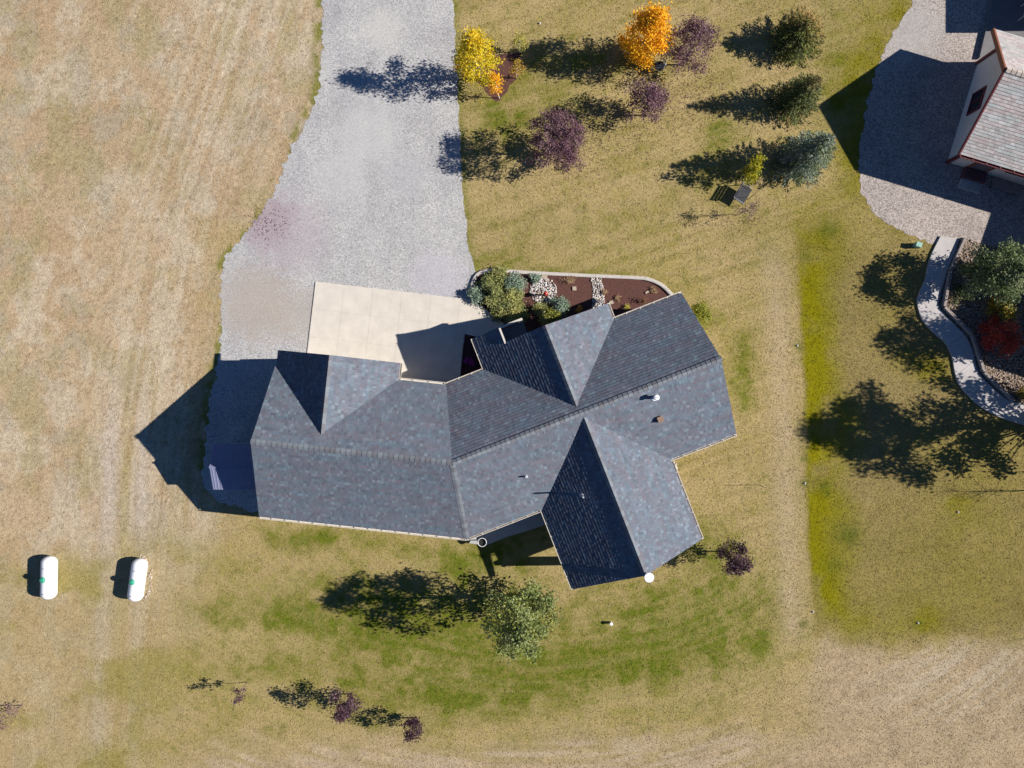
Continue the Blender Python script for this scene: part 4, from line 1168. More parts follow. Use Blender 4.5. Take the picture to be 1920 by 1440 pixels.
def conifer(name, label, px, py, h, R, cols, seed, group=None, lev=None, tip=None, z0=0.1, flat=1.0, nb=11):
    rs = np.random.default_rng(seed); rnd = random.Random(seed)
    p = W(px, py); root = empty(name, p, label, "tree", group)
    wood = MB(); wood.tube([p, p+Vector((0, 0, h*0.96))], [0.09, 0.01], 7, (0.10, 0.075, 0.06))
    P = []; D = []; Cc = []
    lev = lev or int(h*4.2)
    base = np.array(cols)
    for l in range(lev):
        t = (l+rnd.random()*0.4)/lev; z = z0+(h-z0)*t
        L0 = R*(1-t**flat)*1.0+0.10
        m = max(4, int(nb*(1-t*0.5)))
        a0 = rnd.random()*6.28
        for b in range(m):
            an = a0+2*math.pi*b/m+rnd.uniform(-.25, .25); L = L0*rnd.uniform(0.72, 1.18)
            d = Vector((math.cos(an), math.sin(an), 0)); up = 0.28*(t-0.25)
            a = p+Vector((0, 0, z)); e = a+d*L+Vector((0, 0, up*L+rnd.uniform(-.08, .05)))
            wood.tube([a, e], [0.018*(1-t*0.6), 0.004], 3, (0.10, 0.075, 0.06), cap=False)
            k = max(8, int(L*34)); cb = base[rnd.randrange(len(base))]*rnd.uniform(0.8, 1.2)
            for i in range(k):
                s = (i+0.5)/k; s = s**0.8
                wd = 0.16*L*(1-abs(s-0.35))+0.03
                sd = Vector((-d.y, d.x, 0))*rnd.gauss(0, wd*0.7)
                q = a.lerp(e, s)+sd+Vector((0, 0, rnd.uniform(-0.04, 0.05)))
                P.append(q[:]); dd = (d*0.8+sd*2.0+Vector((0, 0, 0.25))); D.append(dd[:]); Cc.append((cb*rnd.uniform(0.75, 1.25))[:])
    wood.build("trunk", M_wood, root)
    P = np.array(P); C = np.array(Cc)
    if tip is not None: C = tip(P-np.array([p.x, p.y, 0]), C, rs)
    leaf_mesh("crown", P, 0.085, C*1.2, rs, root, up=0.9, asp=0.30, dirs=np.array(D))
    return root

PURP = [(0.155,0.075,0.10),(0.20,0.115,0.135),(0.10,0.042,0.062),(0.25,0.165,0.175),(0.13,0.07,0.08)]
PURPD = [(0.055,0.022,0.036),(0.085,0.040,0.055),(0.04,0.016,0.028),(0.12,0.075,0.09)]
YEL = [(0.62,0.46,0.015),(0.52,0.43,0.015),(0.72,0.48,0.02),(0.42,0.37,0.02)]
ORG = [(0.76,0.37,0.008),(0.82,0.44,0.012),(0.68,0.29,0.008),(0.80,0.48,0.02)]
GRN = [(0.13,0.165,0.045),(0.18,0.215,0.07),(0.09,0.125,0.035),(0.24,0.265,0.12),(0.22,0.22,0.04)]
BIRCH = (0.60,0.57,0.52)

def asp_zone(q, C, rs):
    w = sstep(0.1, 0.9, -q[:, 0]+0.3*rs.normal(size=len(q)))*sstep(3.2, 1.2, q[:, 2])
    return C*(1-w[:, None]*0.8)+np.array((0.62, 0.27, 0.01))*w[:, None]*0.8
tree("birch_tree", "tall yellow birch with white trunk beside the gravel driveway", "tree", 901, 150, 5.0, 1.25, 0.9, YEL, 6500, 0.055, 'egg', 60, 0.30, BIRCH, 0.075, (-0.25, 0.1), 5, zonal=asp_zone)
tree("birch_tree", "small orange birch at the lower corner of the mulch patch", "tree", 936, 184, 2.3, 0.42, 0.75, ORG, 700, 0.05, 'egg', 16, 0.20, BIRCH, 0.035, (-0.3, 0.35), 6)
tree("birch_tree", "thin brownish orange young birch on the right of the mulch patch", "tree", 968, 146, 2.0, 0.40, 0.4, [(0.42,0.22,0.03),(0.30,0.19,0.05),(0.36,0.26,0.03)], 480, 0.045, 'egg', 14, 0.2, BIRCH, 0.03, (0.05, 0.1), 7)
tree("birch_tree", "slender yellow green young birch at the top of the mulch patch", "tree", 975, 98, 2.2, 0.40, 0.5, [(0.34,0.31,0.05),(0.28,0.27,0.06),(0.40,0.35,0.05)], 520, 0.045, 'egg', 14, 0.2, BIRCH, 0.03, (-0.05, 0.05), 8)
tree("maple_tree", "bright orange tree at the top of the lawn", "tree", 1200, 105, 4.65, 1.40, 0.6, ORG, 9500, 0.058, 'egg', 66, 0.33, (0.2,0.16,0.12), 0.07, (0.1, 0.1), 9)
GP = "purple leaved trees on the lawn"
tree("plum_tree", "wide sparse purple tree touching the bright orange tree", "tree", 1280, 121, 3.7, 1.50, 0.8, PURP, 5000, 0.05, 'round', 60, 0.30, (0.10,0.075,0.075), 0.06, (0.1, 0.05), 10, GP)
tree("plum_tree", "medium purple tree just below the bright orange tree", "tree", 1203, 216, 3.2, 1.22, 0.8, PURP, 4000, 0.05, 'egg', 46, 0.27, (0.10,0.075,0.075), 0.05, (0.02, 0.1), 11, GP)
tree("plum_tree", "large purple tree nearest the gravel driveway", "tree", 1038, 288, 3.9, 1.72, 0.8, PURP, 9500, 0.05, 'round', 120, 0.24, (0.10,0.075,0.075), 0.065, (0.05, 0.0), 12, GP)
tree("plum_sapling", "small sparse pinkish purple sapling below the slatted bench", "sapling", 1384, 403, 2.2, 0.55, 0.85, [(0.22,0.14,0.12),(0.17,0.10,0.10),(0.25,0.18,0.15)], 360, 0.04, 'round', 18, 0.17, (0.14,0.11,0.10), 0.022, (0.25, 0.0), 13, GP)
tree("plum_tree", "dark purple tree right of the round white satellite dish", "tree", 1350, 1034, 2.9, 1.02, 0.75, PURPD, 2300, 0.055, 'round', 34, 0.25, (0.06,0.045,0.045), 0.045, (0.28, -0.02), 14, GP)
tree("plum_sapling", "tiny purple sapling low on the lawn, leftmost of its row of three", "sapling", 463, 1279, 2.3, 0.36, 0.9, PURPD+PURP[:2], 260, 0.05, 'egg', 9, 0.16, (0.10,0.075,0.075), 0.02, (0.05, -0.15), 15, GP)
tree("plum_tree", "purple tree in the middle of the row of three on the south lawn", "tree", 660, 1301, 2.9, 0.82, 0.55, PURPD+PURP[:2], 1900, 0.052, 'egg', 26, 0.24, (0.08,0.06,0.06), 0.04, (-0.02, 0.12), 16, GP)
tree("plum_tree", "square topped dark purple tree, rightmost of its row of three", "tree", 781, 1345, 2.3, 0.62, 0.7, PURPD, 1150, 0.052, 'round', 24, 0.2, (0.08,0.06,0.06), 0.035, (0, 0), 17, GP)
tree("plum_tree", "sparse faded purple tree cut by the left edge low down", "tree", 42, 1322, 2.3, 0.75, 0.4, [(0.20,0.12,0.12),(0.26,0.17,0.15),(0.15,0.08,0.09)], 420, 0.05, 'round', 20, 0.24, (0.16,0.12,0.11), 0.03, (-0.1, 0), 18, GP)
tree("ash_tree", "large leafy green tree below the house, at the south lawn", "tree", 973, 1117, 7.25, 1.85, 0.8, [tuple(1.22*q for q in c_) for c_ in GRN], 9500, 0.072, 'egg', 84, 0.36, (0.12,0.10,0.08), 0.12, (0.05, -0.1), 19, sy=1.05)
tree("maple_tree", "small yellow green tree between blue spruce and slatted bench", "tree", 1397, 332, 3.0, 0.62, 0.6, [(0.30,0.28,0.012),(0.22,0.24,0.02),(0.38,0.33,0.012)], 1300, 0.058, 'egg', 24, 0.23, (0.14,0.11,0.09), 0.045, (0, 0.1), 20)
tree("ash_tree", "full green tree with pale leaf tips right of the winding path", "tree", 1826, 521, 3.9, 1.75, 0.6, [(0.10,0.14,0.045),(0.16,0.20,0.085),(0.075,0.11,0.035),(0.28,0.30,0.17)], 11000, 0.065, 'round', 70, 0.36, (0.10,0.08,0.07), 0.08, (0.05, 0), 21)
tree("maple_tree", "tall tree past the right edge behind the red shrub, its shade dappling the path", "tree", 1980, 640, 6.3, 1.5, 3.2, GRN, 6000, 0.08, 'round', 50, 0.42, (0.12,0.10,0.08), 0.1, (0, 0), 25)
def bare_br(label, *a, **k): return tree("bare_tree", label, "tree", *a, **k)
bare_br("leafless young tree just past the right edge, its thin shade on the lawn", 1968, 919, 4.2, 1.0, 1.7, PURPD, 0, 0.04, 'vase', 30, 0.25, (0.10,0.08,0.07), 0.045, (0, 0), 22, bare=1.0)
tree("cottonwood_tree", "big tree past the right edge that shades the neighbouring lawn", "tree", 1985, 800, 9.1, 3.1, 1.0, GRN, 19000, 0.09, 'egg', 100, 0.46, (0.12,0.10,0.08), 0.16, (0, 0), 23)
tree("cottonwood_tree", "leafy tree past the top right corner", "tree", 1960, -70, 4.6, 1.6, 0.8, GRN, 3500, 0.07, 'egg', 50, 0.4, (0.12,0.10,0.08), 0.1, (0, 0), 24)

def tip_orange(q, C, rs):
    w = sstep(-0.5, 1.0, q[:, 0]*0.7+q[:, 1]*0.8+0.35*rs.normal(size=len(q)))*sstep(0.6, 1.3, q[:, 2]+0.3*rs.normal(size=len(q)))
    return C*(1-0.8*w[:, None])+np.array((0.42, 0.25, 0.08))*0.8*w[:, None]
GC = "conifers along the neighbouring yard"
conifer("spruce_tree", "wide green spruce with browned orange tips, topmost of three", 1487, 80, 2.5, 1.45, [(0.10,0.125,0.030),(0.145,0.165,0.035),(0.075,0.095,0.03)], 31, GC, lev=17, tip=tip_orange, flat=2.2, nb=17)
conifer("spruce_tree", "dark green spruce in the middle of three, brown at the top", 1484, 197, 3.8, 1.32, [(0.105,0.13,0.04),(0.15,0.165,0.05),(0.075,0.095,0.03)], 32, GC, tip=lambda q, C, rs: C*(1-0.5*sstep(2.4, 3.4, q[:, 2])[:, None])+np.array((0.20, 0.13, 0.05))*0.5*sstep(2.4, 3.4, q[:, 2])[:, None], nb=15, flat=1.35, lev=20)
conifer("spruce_tree", "silvery blue spruce, lowest of three, next to the gravel yard", 1495, 307, 4.6, 1.42, [(0.17,0.22,0.155),(0.12,0.165,0.11),(0.24,0.285,0.225),(0.16,0.19,0.08)], 33, GC, nb=17, flat=1.5, lev=24)

# ------------------------------------------------------------------ shrubs
def shrub(name, label, px, py, R, h, cols, n, leaf, seed, group=None, cat="shrub", sx=1.0, sy=1.0):
    rs = np.random.default_rng(seed); rnd = random.Random(seed)
    p = W(px, py); root = empty(name, p, label, cat, group)
    ncl = max(8, int(R*R*34))
    a = rs.random(ncl)*2*np.pi; r = R*np.sqrt(rs.random(ncl))*0.9
    z = h*np.sqrt(np.clip(1-(r/R)**2, 0.05, 1))*(0.45+0.55*rs.random(ncl))
    cl = np.stack([p.x+r*np.cos(a)*sx, p.y+r*np.sin(a)*sy, z], 1)
    st = MB()
    for i in range(ncl):
        st.tube([p+Vector((rnd.uniform(-.08, .08), rnd.uniform(-.08, .08), 0)), Vector(cl[i])], [0.014, 0.004], 3, (0.10,0.08,0.06), cap=False)
    st.build("stem", M_wood, root)
    k = rs.integers(0, ncl, n)
    P = cl[k]+rs.normal(size=(n, 3))*min(0.17, R*0.3)*np.array([1, 1, 0.6]); P[:, 2] = np.clip(P[:, 2], 0.03, None)
    C = jitter_col(cols, ncl, rs, 0.2)[k]*0.55+jitter_col(cols, n, rs, 0.25)*0.45
    leaf_mesh("foliage", P, leaf, C*1.5, rs, root, up=0.8, asp=0.5)
    return root
JUN = [(0.19,0.205,0.06),(0.26,0.26,0.085),(0.145,0.165,0.06),(0.30,0.275,0.09),(0.22,0.245,0.12)]
JUB = [(0.17,0.225,0.165),(0.22,0.275,0.215),(0.14,0.19,0.125)]
GB = "junipers in the mulch garden bed"
for i, (px, py, R, h, col, lab) in enumerate([
        (913,531,0.44,0.6,JUN,"olive juniper at the upper left corner of the mulch bed, inside the curb bend"),
        (938,526,0.55,0.8,JUN,"olive juniper along the curb, second from the left corner of the mulch bed"),
        (966,535,0.55,0.75,JUB,"greyer juniper beside the bare mulch left of the rock ring"),
        (925,552,0.55,0.8,JUN,"olive juniper in the middle of the juniper mass by the concrete apron"),
        (957,562,0.62,0.8,JUN,"broad juniper between the middle of the mass and the rock ring"),
        (935,580,0.52,0.6,JUN,"low juniper spilling onto the edge of the concrete apron"),
        (968,592,0.55,0.7,JUN,"juniper at the foot of the entry canopy, half in shade"),
        (895,554,0.42,0.65,JUB,"round blue grey juniper where curb, gravel and apron meet"),
        (1013,590,0.50,0.7,JUN,"yellow green juniper below the rock ring near the eave"),
        (1047,574,0.46,0.8,JUB,"blue green juniper right of the rock ring"),
        (1034,592,0.40,0.8,[(0.19,0.19,0.03),(0.15,0.16,0.04)],"bright yellow green shrub against the entry gable eave"),
        (1003,521,0.26,0.35,JUB,"tiny grey green juniper beside the pale square slab in the mulch bed")]):
    shrub("juniper_shrub", lab, px, py, R, h, col, int(2600*R*R/0.3), 0.05, 50+i, GB)
shrub("garden_shrub", "leafy yellow green shrub at the east corner of the house", 1305, 592, 0.62, 1.2, [(0.19,0.19,0.018),(0.14,0.16,0.02),(0.24,0.22,0.03)], 1900, 0.055, 70)
shrub("garden_shrub", "low bright orange shrub at the entry gable eave", 1086, 581, 0.20, 0.4, [(0.46,0.24,0.03),(0.36,0.16,0.03)], 160, 0.04, 71)
shrub("garden_shrub", "small pale yellow plant in the bare mulch", 1174, 577, 0.16, 0.3, [(0.38,0.34,0.05),(0.32,0.30,0.06)], 110, 0.04, 72)
shrub("garden_shrub", "brown dead stalks in the bare mulch near the right eave", 1205, 566, 0.24, 0.5, [(0.20,0.10,0.05),(0.14,0.07,0.04)], 120, 0.04, 73)
for i, (px, py, r, lab) in enumerate([(1133,548,0.17,"dry straw clump just right of the pebble strip"),(1158,560,0.17,"dry straw clump beside the pale flat stone in the mulch"),(1227,545,0.2,"dry straw clump nearest the curved end of the curb"),(1065,526,0.36,"wide dry straw clump right of the rock ring")]):
    shrub("straw_clump", lab, px, py, r, 0.18, [(0.30,0.20,0.11),(0.24,0.15,0.09),(0.36,0.26,0.15)], int(900*r), 0.035, 76+i, "dormant clumps in the mulch bed", "plant")
for i, (px, py, r, lab) in enumerate([(883,679,0.20,"magenta flowering plant, larger of two in the dark corner bed"),(874,677,0.15,"magenta flowering plant, smaller of two in the dark corner bed")]):
    shrub("flower_plant", lab, px, py, r, 0.3, [(0.30,0.03,0.22),(0.22,0.03,0.16)], 240, 0.035, 84+i, "magenta plants by the garage corner", "plant")
shrub("garden_shrub", "yellow and green shrub between the full green tree and the red shrub", 1862, 580, 0.7, 1.9, [(0.30,0.22,0.02),(0.20,0.19,0.03),(0.40,0.20,0.02),(0.10,0.12,0.03)], 2200, 0.06, 90)
shrub("garden_shrub", "deep red shrub right of the winding path", 1858, 632, 1.15, 1.9, [(0.34,0.035,0.025),(0.24,0.03,0.025),(0.44,0.09,0.04)], 3600, 0.055, 91)
shrub("garden_shrub", "small dark green shrub behind the timber edging under the green tree", 1797, 555, 0.6, 0.5, [(0.045,0.06,0.02),(0.07,0.09,0.025)], 1000, 0.05, 92)
shrub("garden_shrub", "brownish yellow shrub where the path leaves the picture", 1925, 742, 0.5, 0.6, [(0.25,0.17,0.03),(0.16,0.14,0.03)], 900, 0.05, 93)

# ------------------------------------------------------------------ stones
def stone_meshes(n, seed, cols):
    out = []; rnd = random.Random(seed)
    for i in range(n):
        bm = bmesh.new(); bmesh.ops.create_icosphere(bm, subdivisions=1, radius=1.0)
        sx, sy, sz = rnd.uniform(0.8, 1.25), rnd.uniform(0.6, 1.0), rnd.uniform(0.45, 0.7)
        for v in bm.verts:
            k = rnd.uniform(0.82, 1.15); v.co = Vector((v.co.x*sx*k, v.co.y*sy*k, v.co.z*sz*k))
        me = bpy.data.meshes.new("stone"); bm.to_mesh(me); bm.free()
        a = me.color_attributes.new("Col", 'FLOAT_COLOR', 'POINT'); c = cols[i % len(cols)]
        arr = np.ones((len(me.vertices), 4), np.float32); arr[:, :3] = c; a.data.foreach_set("color", arr.ravel())
        me.materials.append(M_stone); out.append(me)
    return out
def stones(root, spots, meshes, rnd, smin, smax):
    off = abs_loc(root)
    for (x, y) in spots:
        o = bpy.data.objects.new("stone", rnd.choice(meshes)); s = rnd.uniform(smin, smax)
        o.parent = root; o.location = (x-off.x, y-off.y, 0.014+s*0.3-off.z); o.scale = (s, s, s); o.rotation_euler = (rnd.uniform(-.3, .3), rnd.uniform(-.3, .3), rnd.uniform(0, 6.28))
        COL.objects.link(o)
def scatter(fn, n, rnd, dmin):
    pts = []; tries = 0
    while len(pts) < n and tries < n*60:
        tries += 1; p = fn()
        if p is None: continue
        if all((p[0]-q[0])**2+(p[1]-q[1])**2 > dmin*dmin for q in pts): pts.append(p)
    return pts
SM = stone_meshes(12, 2, [(0.52,0.49,0.47),(0.42,0.40,0.40),(0.58,0.53,0.48),(0.34,0.30,0.27),(0.50,0.40,0.30),(0.60,0.58,0.57)])
def rock_features():
    rnd = random.Random(8)
    root = empty("rock_ring", W(1018, 546), "ring of pale rounded rocks around the red globe", "rocks")
    def f():
        a = rnd.uniform(0, 6.28); r = math.sqrt(rnd.random())*25
        x, y = 1018+r*math.cos(a)*0.98, 545+r*math.sin(a); 
        if (x-1022)**2+(y-553)**2 < 20: return None
        p = W(x, y); return (p.x, p.y)
    stones(root, scatter(f, 130, rnd, 0.095), SM, rnd, 0.055, 0.10)
    root = empty("pebble_strip", W(1117, 546), "dry creek strip of pale rounded stones crossing the mulch bed", "rocks")
    def f2():
        t = rnd.random(); y = 518+t*60; x = 1107+3*math.sin(t*3)+rnd.random()*(19+2*t)+t*3
        p = W(x, y); return (p.x, p.y)
    stones(root, scatter(f2, 190, rnd, 0.085), SM, rnd, 0.045, 0.09)
    root = empty("stone_row", W(272, 1060), "scattered line of pale stones on the right of the tilted propane tank", "rocks")
    line = [(262,1045),(272,1048),(277,1060),(281,1075),(283,1090),(282,1105),(276,1118),(270,1122)]
    def f3():
        i = rnd.randrange(len(line)-1); t = rnd.random(); x = line[i][0]+(line[i+1][0]-line[i][0])*t+rnd.gauss(0, 2.2); y = line[i][1]+(line[i+1][1]-line[i][1])*t+rnd.gauss(0, 2)
        p = W(x, y); return (p.x, p.y)
    stones(root, scatter(f3, 60, rnd, 0.06), stone_meshes(5, 4, [(0.46,0.37,0.28),(0.55,0.46,0.37),(0.36,0.27,0.2)]), rnd, 0.03, 0.075)
    # pebbles in the bed right of the path and on the gravel yard: too many to pick apart
    V = []; F = []; C = []
    ico = bmesh.new(); bmesh.ops.create_icosphere(ico, subdivisions=1, radius=1.0); ico.verts.ensure_lookup_table()
    iv = np.array([v.co[:] for v in ico.verts]); jf = np.array([[v.index for v in f.verts] for f in ico.faces]); ico.free()
    rs = np.random.default_rng(3); n = 5200
    px = rs.uniform(1740, 1990, n*3); py = rs.uniform(440, 775, n*3)
    ok = inpoly(px, py, pebble_poly); px = px[ok][:n]; py = py[ok][:n]; n = len(px)
    pal = np.array([(0.31,0.25,0.20),(0.42,0.35,0.29),(0.22,0.16,0.12),(0.36,0.26,0.18),(0.52,0.46,0.42)])
    s = rs.uniform(0.028, 0.062, n)
    x = (px-960)/S; y = (720-py)/S
    sc = np.stack([s*rs.uniform(.8, 1.2, n), s*rs.uniform(.6, 1, n), s*rs.uniform(.5, .8, n)], 1)
    V = (iv[None]*sc[:, None])+np.stack([x, y, 0.018+s*0.35], 1)[:, None]
    F = (jf[None]+(np.arange(n)*len(iv))[:, None, None]).reshape(-1, 3)
    C = np.repeat(pal[rs.integers(0, 5, n)]*rs.uniform(.8, 1.2, (n, 1)), len(iv), axis=0)
    o = np_mesh("pebbles", V.reshape(-1, 3), F, C, M_stone); tag(o, "mixed brown and grey pebbles covering the bed right of the path", kind='stuff')
    rs = np.random.default_rng(5); n = 9000
    px = rs.uniform(395, 895, n*4); py = rs.uniform(-20, 700, n*4); ok = inpoly(px, py, road_poly) & ~inpoly(px, py, apron_poly) & ~inpoly(px, py, house_poly)
    keep = ok & (rs.random(n*4) < 0.25+0.75*np.exp(-np.minimum(np.abs(px-np.interp(py, [p[1] for p in ROAD_R], [p[0] for p in ROAD_R])), 60)/14)+0.5*blob(px, py, 820, 525, 60, 25))
    px = px[keep][:n]; py = py[keep][:n]; n = len(px); s = rs.uniform(0.012, 0.032, n); x = (px-960)/S; y = (720-py)/S
    sc = np.stack([s, s*0.8, s*0.6], 1)
    ic = np.array([(1,0,0),(0,1,0),(-1,0,0),(0,-1,0),(0,0,1)], float); jf = np.array([(0,1,4),(1,2,4),(2,3,4),(3,0,4)])
    V = ic[None]*sc[:, None]+np.stack([x, y, np.full(n, 0.011)], 1)[:, None]; F = (jf[None]+(np.arange(n)*5)[:, None, None]).reshape(-1, 3)
    C = np.repeat(np.array([(0.42,0.41,0.43)])*rs.uniform(.55, 1.4, (n, 1)), 5, axis=0)
    o = np_mesh("loose_gravel", V.reshape(-1, 3), F, C, M_stone); tag(o, "loose grey stones lying on the gravel driveway", kind='stuff')
rock_features()

def gazing_globe():
    root = empty("gazing_globe", W(1022, 553), "glossy red globe on a short dark stand inside the rock ring", "ornament")
    p = W(1022, 553)
    s = MB(); s.lathe([(0.12, 0.0), (0.10, 0.05), (0.05, 0.12), (0.04, 0.45), (0.09, 0.52), (0.06, 0.55)], p, 12); s.build("stand", M_darkwood, root)
    g = MB(); g.lathe([(0.005, 0.52)]+[(0.125*math.sin(math.pi*k/10), 0.66-0.125*math.cos(math.pi*k/10)) for k in range(1, 10)]+[(0.004, 0.785)], p, 16); g.build("globe", M_red, root, smooth=True)
gazing_globe()
def flat_stone(px, py, w, d, rz, label):
    p = W(px, py); m = MB(); rnd = random.Random(int(px))
    pts = [Vector((sx*w/2*rnd.uniform(.85, 1.1), sy*d/2*rnd.uniform(.85, 1.1), 0)) for sx, sy in ((-1,-1),(1,-1),(1,1),(-1,1))]
    R = Matrix.Rotation(rz, 3, 'Z'); m.prism([p+R @ q for q in pts], 0.0, 0.075, (0.42, 0.35, 0.27)); o = m.build("stepping_stone", M_stone)
    tag(o, label, "stone", "pale flat stones lying in the mulch bed")
flat_stone(1021,520,0.34,0.26,-.05,"pale square slab above the rock ring beside the curb")
flat_stone(1077,541,0.24,0.24,.05,"tan square stone between rock ring and pebble strip")
flat_stone(1146,567,0.24,0.20,.3,"pale angular stone close to the entry gable eave")
flat_stone(1213,548,0.22,0.12,.5,"small pale oblong stone towards the curved end of the bed")

# ------------------------------------------------------------------ small yard things
def bench_lawn():
    p = W(1393, 364, 0.45); ang = math.radians(58)
    root = empty("lawn_bench", (p.x, p.y, 0), "dark grey slatted metal bench on the lawn under the small yellow tree", "bench", rz=ang)
    for k in range(5):
        s = MB(); s.box((0, -0.26+k*0.125, 0.42+0.004*k), (0.98, 0.112, 0.035)); s.build("slat", M_grey, root, local=True)
    for k in range(3):
        s = MB(); s.box((0, 0.34+0.03*k, 0.49+k*0.105), (0.98, 0.03, 0.095)); s.build("back_slat", M_grey, root, local=True)
    for x in (-0.50, 0.50):
        s = MB(); s.tube([(x, -0.30, 0), (x, -0.30, 0.60), (x, 0.33, 0.60), (x, 0.42, 0.80)], [0.016]*4, 8); s.build("arm_frame", M_lightgrey, root, local=True)
        s = MB(); s.tube([(x, 0.33, 0.59), (x, 0.42, 0)], [0.022]*2, 8); s.build("leg", M_grey, root, local=True)
    q = W(1402, 374)
    pole = MB(); pole.tube([q, q+Vector((0, 0, 1.3)), q+Vector((0.02, 0.06, 1.42)), q+Vector((0, 0.16, 1.38))], [0.014]*4, 6); o = pole.build("garden_hook", M_black)
    tag(o, "thin black hook pole standing at the end of the slatted bench", "pole")
    p = W(1237, 124, 0.4)
    root = empty("lawn_chair", (p.x, p.y, 0), "rounded grey metal lawn chair at the foot of the bright orange tree", "chair", rz=0.35)
    s = MB(); s.lathe([(0.02, 0.40), (0.26, 0.41), (0.29, 0.44), (0.27, 0.45), (0.0, 0.43)], (0, 0, 0), 16); s.build("seat", M_grey, root, local=True)
    s = MB()
    s.tube([(0.27*math.cos(a), 0.27*math.sin(a), 0.75+0.05*math.cos(a)) for a in np.linspace(-1.4, 1.4, 10)], [0.03]*10, 8); s.build("back_rail", M_lightgrey, root, local=True)
    for a in np.linspace(-1.1, 1.1, 5):
        s = MB(); s.tube([(0.26*math.cos(a), 0.26*math.sin(a), 0.43), (0.28*math.cos(a), 0.28*math.sin(a), 0.76)], [0.018]*2, 6); s.build("spindle", M_lightgrey, root, local=True)
    for a in (0.8, 2.4, 3.9, 5.5):
        s = MB(); s.tube([(0.2*math.cos(a), 0.2*math.sin(a), 0.41), (0.27*math.cos(a), 0.27*math.sin(a), 0)], [0.018]*2, 6); s.build("leg", M_grey, root, local=True)
bench_lawn()

def bird_bath():
    p = W(904, 1017, 0.75)
    root = empty("planter_bowl", (p.x, p.y, 0), "dark bowl with a white rim on a thin post at the bend of the house", "planter")
    s = MB(); s.tube([(p.x, p.y, 0), (p.x, p.y, 0.62)], [0.03, 0.03], 8); s.build("post", M_black, root)
    s = MB(); s.lathe([(0.06, 0.60), (0.19, 0.64), (0.235, 0.74), (0.20, 0.73), (0.15, 0.67), (0.0, 0.66)], (p.x, p.y, 0), 22); s.build("bowl", M_black, root)
    s = MB(); n = 24
    s.tube([(p.x+0.245*math.cos(2*math.pi*k/n), p.y+0.245*math.sin(2*math.pi*k/n), 0.75) for k in range(n+1)], [0.018]*(n+1), 6); s.build("rim", M_tank, root)
bird_bath()
def marker(px, py, label):
    p = W(px, py); root = empty("cleanout_pipe", p, label, "pipe")
    s = MB(); s.tube([p, p+Vector((0, 0, 0.26))], [0.075, 0.075], 12); s.build("pipe", M_tank, root)
    s = MB(); s.lathe([(0.095, 0.26), (0.095, 0.31), (0.0, 0.32)], p, 12); s.build("cap", M_tank, root)
marker(1145, 1167, "white capped pipe standing alone on the south lawn")
p = W(1422, 909); s = MB(); s.tube([p, p+Vector((0, 0, 1.25))], [0.016, 0.012], 6, (0.1,0.08,0.07)); tag(s.build("garden_stake", M_wood), "thin bare stake on the lawn east of the house", "stake")
p = W(1716, 461); s = MB()
root = empty("utility_box", p, "small pale green utility box at the edge of the gravel yard", "utility box")
s.box((p.x, p.y, 0.2), (0.30, 0.24, 0.4), -0.3); s.build("cabinet", flat_mat("pale_green_paint", (0.20, 0.40, 0.31), 0.5, 0.08, 6), root)
s = MB(); s.box((p.x, p.y, 0.42), (0.33, 0.27, 0.04), -0.3); s.build("lid", flat_mat("pale_green_lid", (0.26, 0.46, 0.37), 0.5, 0.08, 6), root)
for (px, py, lab) in [(1012,44,"pale sprinkler head on the lawn right of the tall yellow birch"),(1509,906,"pale sprinkler head in the lime green strip of the east lawn"),(1524,1147,"pale sprinkler head at the lower end of the lime green strip"),(1796,960,"pale sprinkler head in a round green spot on the east lawn"),(1495,648,"pale sprinkler head on the straight edge of the lime green strip"),(1721,1168,"pale sprinkler head above the dry paddock")]:
    p = W(px, py); s = MB(); s.lathe([(0.07, 0.0), (0.07, 0.02), (0.04, 0.04), (0.035, 0.09), (0.0, 0.10)], p, 10); tag(s.build("sprinkler_head", M_curb), lab, "sprinkler", "sprinkler heads in the lawns")

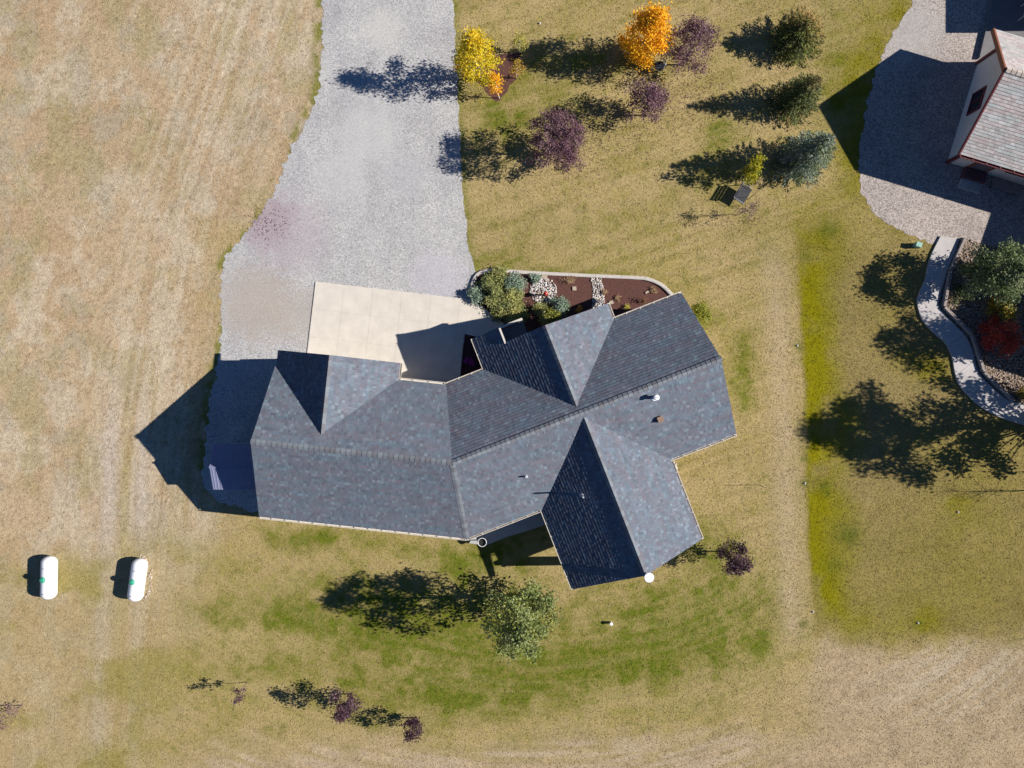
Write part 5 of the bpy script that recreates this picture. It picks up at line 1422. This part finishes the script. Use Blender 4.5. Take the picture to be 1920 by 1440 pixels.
# ------------------------------------------------------------------ grass blades and fallen leaves
def build_grass():
    rs = np.random.default_rng(77)
    n = 430000
    px = rs.uniform(-20, 1940, n); py = rs.uniform(-20, 1460, n)
    cov = np.zeros(n, bool)
    for pl in (road_poly, yard_poly, bed_poly, mulch_n, path_poly, pebble_poly, apron_poly, house_poly, plant_bed): cov |= inpoly(px, py, pl)
    # a few strays creep onto the gravel along its edge
    e_ = np.minimum(np.abs(px-np.interp(py, [p[1] for p in ROAD_L], [p[0] for p in ROAD_L])), np.abs(px-np.interp(py, [p[1] for p in ROAD_R], [p[0] for p in ROAD_R])))
    stray = inpoly(px, py, road_poly) & (rs.random(n) < 0.75*np.exp(-e_/4.5)*sstep(0.35, 0.6, fbm(px/12, py/12, 305, 3)*1.15))
    px = px[~cov | stray]; py = py[~cov | stray]
    n = len(px)
    C = ground_color(px, py)
    C = C*(0.92+0.42*rs.random((n, 1)))*1.04
    gr = C[:, 1]/C[:, 0]
    x = (px-960)/S; y = (720-py)/S
    clump = fbm(px/7, py/7, 301, 3)
    L = (0.035+0.045*rs.random(n))*(0.5+1.0*clump)
    wd = 0.016+0.018*rs.random(n)
    an = rs.random(n)*2*np.pi; tilt = rs.uniform(0.08, 0.62, n)
    dx = np.cos(an); dy = np.sin(an)
    b0 = np.stack([x-dy*wd, y+dx*wd, np.full(n, 0.002)], 1); b1 = np.stack([x+dy*wd, y-dx*wd, np.full(n, 0.002)], 1)
    tp = np.stack([x+dx*L*np.cos(tilt), y+dy*L*np.cos(tilt), L*np.sin(tilt)+0.006], 1)
    V = np.stack([b0, b1, tp], 1).reshape(-1, 3); F = np.arange(3*n).reshape(n, 3)
    o = np_mesh("grass", V, F, np.repeat(C, 3, axis=0), M_grass)
    tag(o, "short dry and green grass blades covering lawn and field", kind='stuff')
build_grass()

def fallen_leaves():
    rs = np.random.default_rng(6); P = []; C = []
    def put(cx, cy, rx, ry, n, cols):
        r = np.sqrt(-np.log(rs.random(n)+1e-6))*0.75; a = rs.random(n)*6.28
        px = cx+rx*r*np.cos(a); py = cy+ry*r*np.sin(a)
        P.append(np.stack([(px-960)/S, (720-py)/S, np.full(n, 0.03)], 1)); C.append(jitter_col(cols, n, rs, 0.3))
    LP = [(0.12,0.06,0.08),(0.08,0.035,0.04),(0.17,0.09,0.09)]
    put(1280, 190, 110, 60, 900, LP); put(1150, 240, 80, 60, 600, LP); put(1070, 290, 70, 50, 450, LP); put(1395, 410, 40, 30, 150, LP)
    put(505, 420, 45, 35, 260, LP); put(1215, 110, 60, 40, 300, ORG); put(900, 150, 50, 40, 200, YEL)
    put(1780, 640, 80, 90, 220, [(0.45,0.35,0.05),(0.40,0.25,0.05)]); put(1820, 860, 110, 60, 160, [(0.5,0.4,0.1)])
    P = np.concatenate(P); C = np.concatenate(C)
    o = leaf_mesh("fallen_leaves", P, 0.032, C, rs, None, up=1.6); tag(o, "scattered fallen leaves under the coloured trees", kind='stuff')
fallen_leaves()
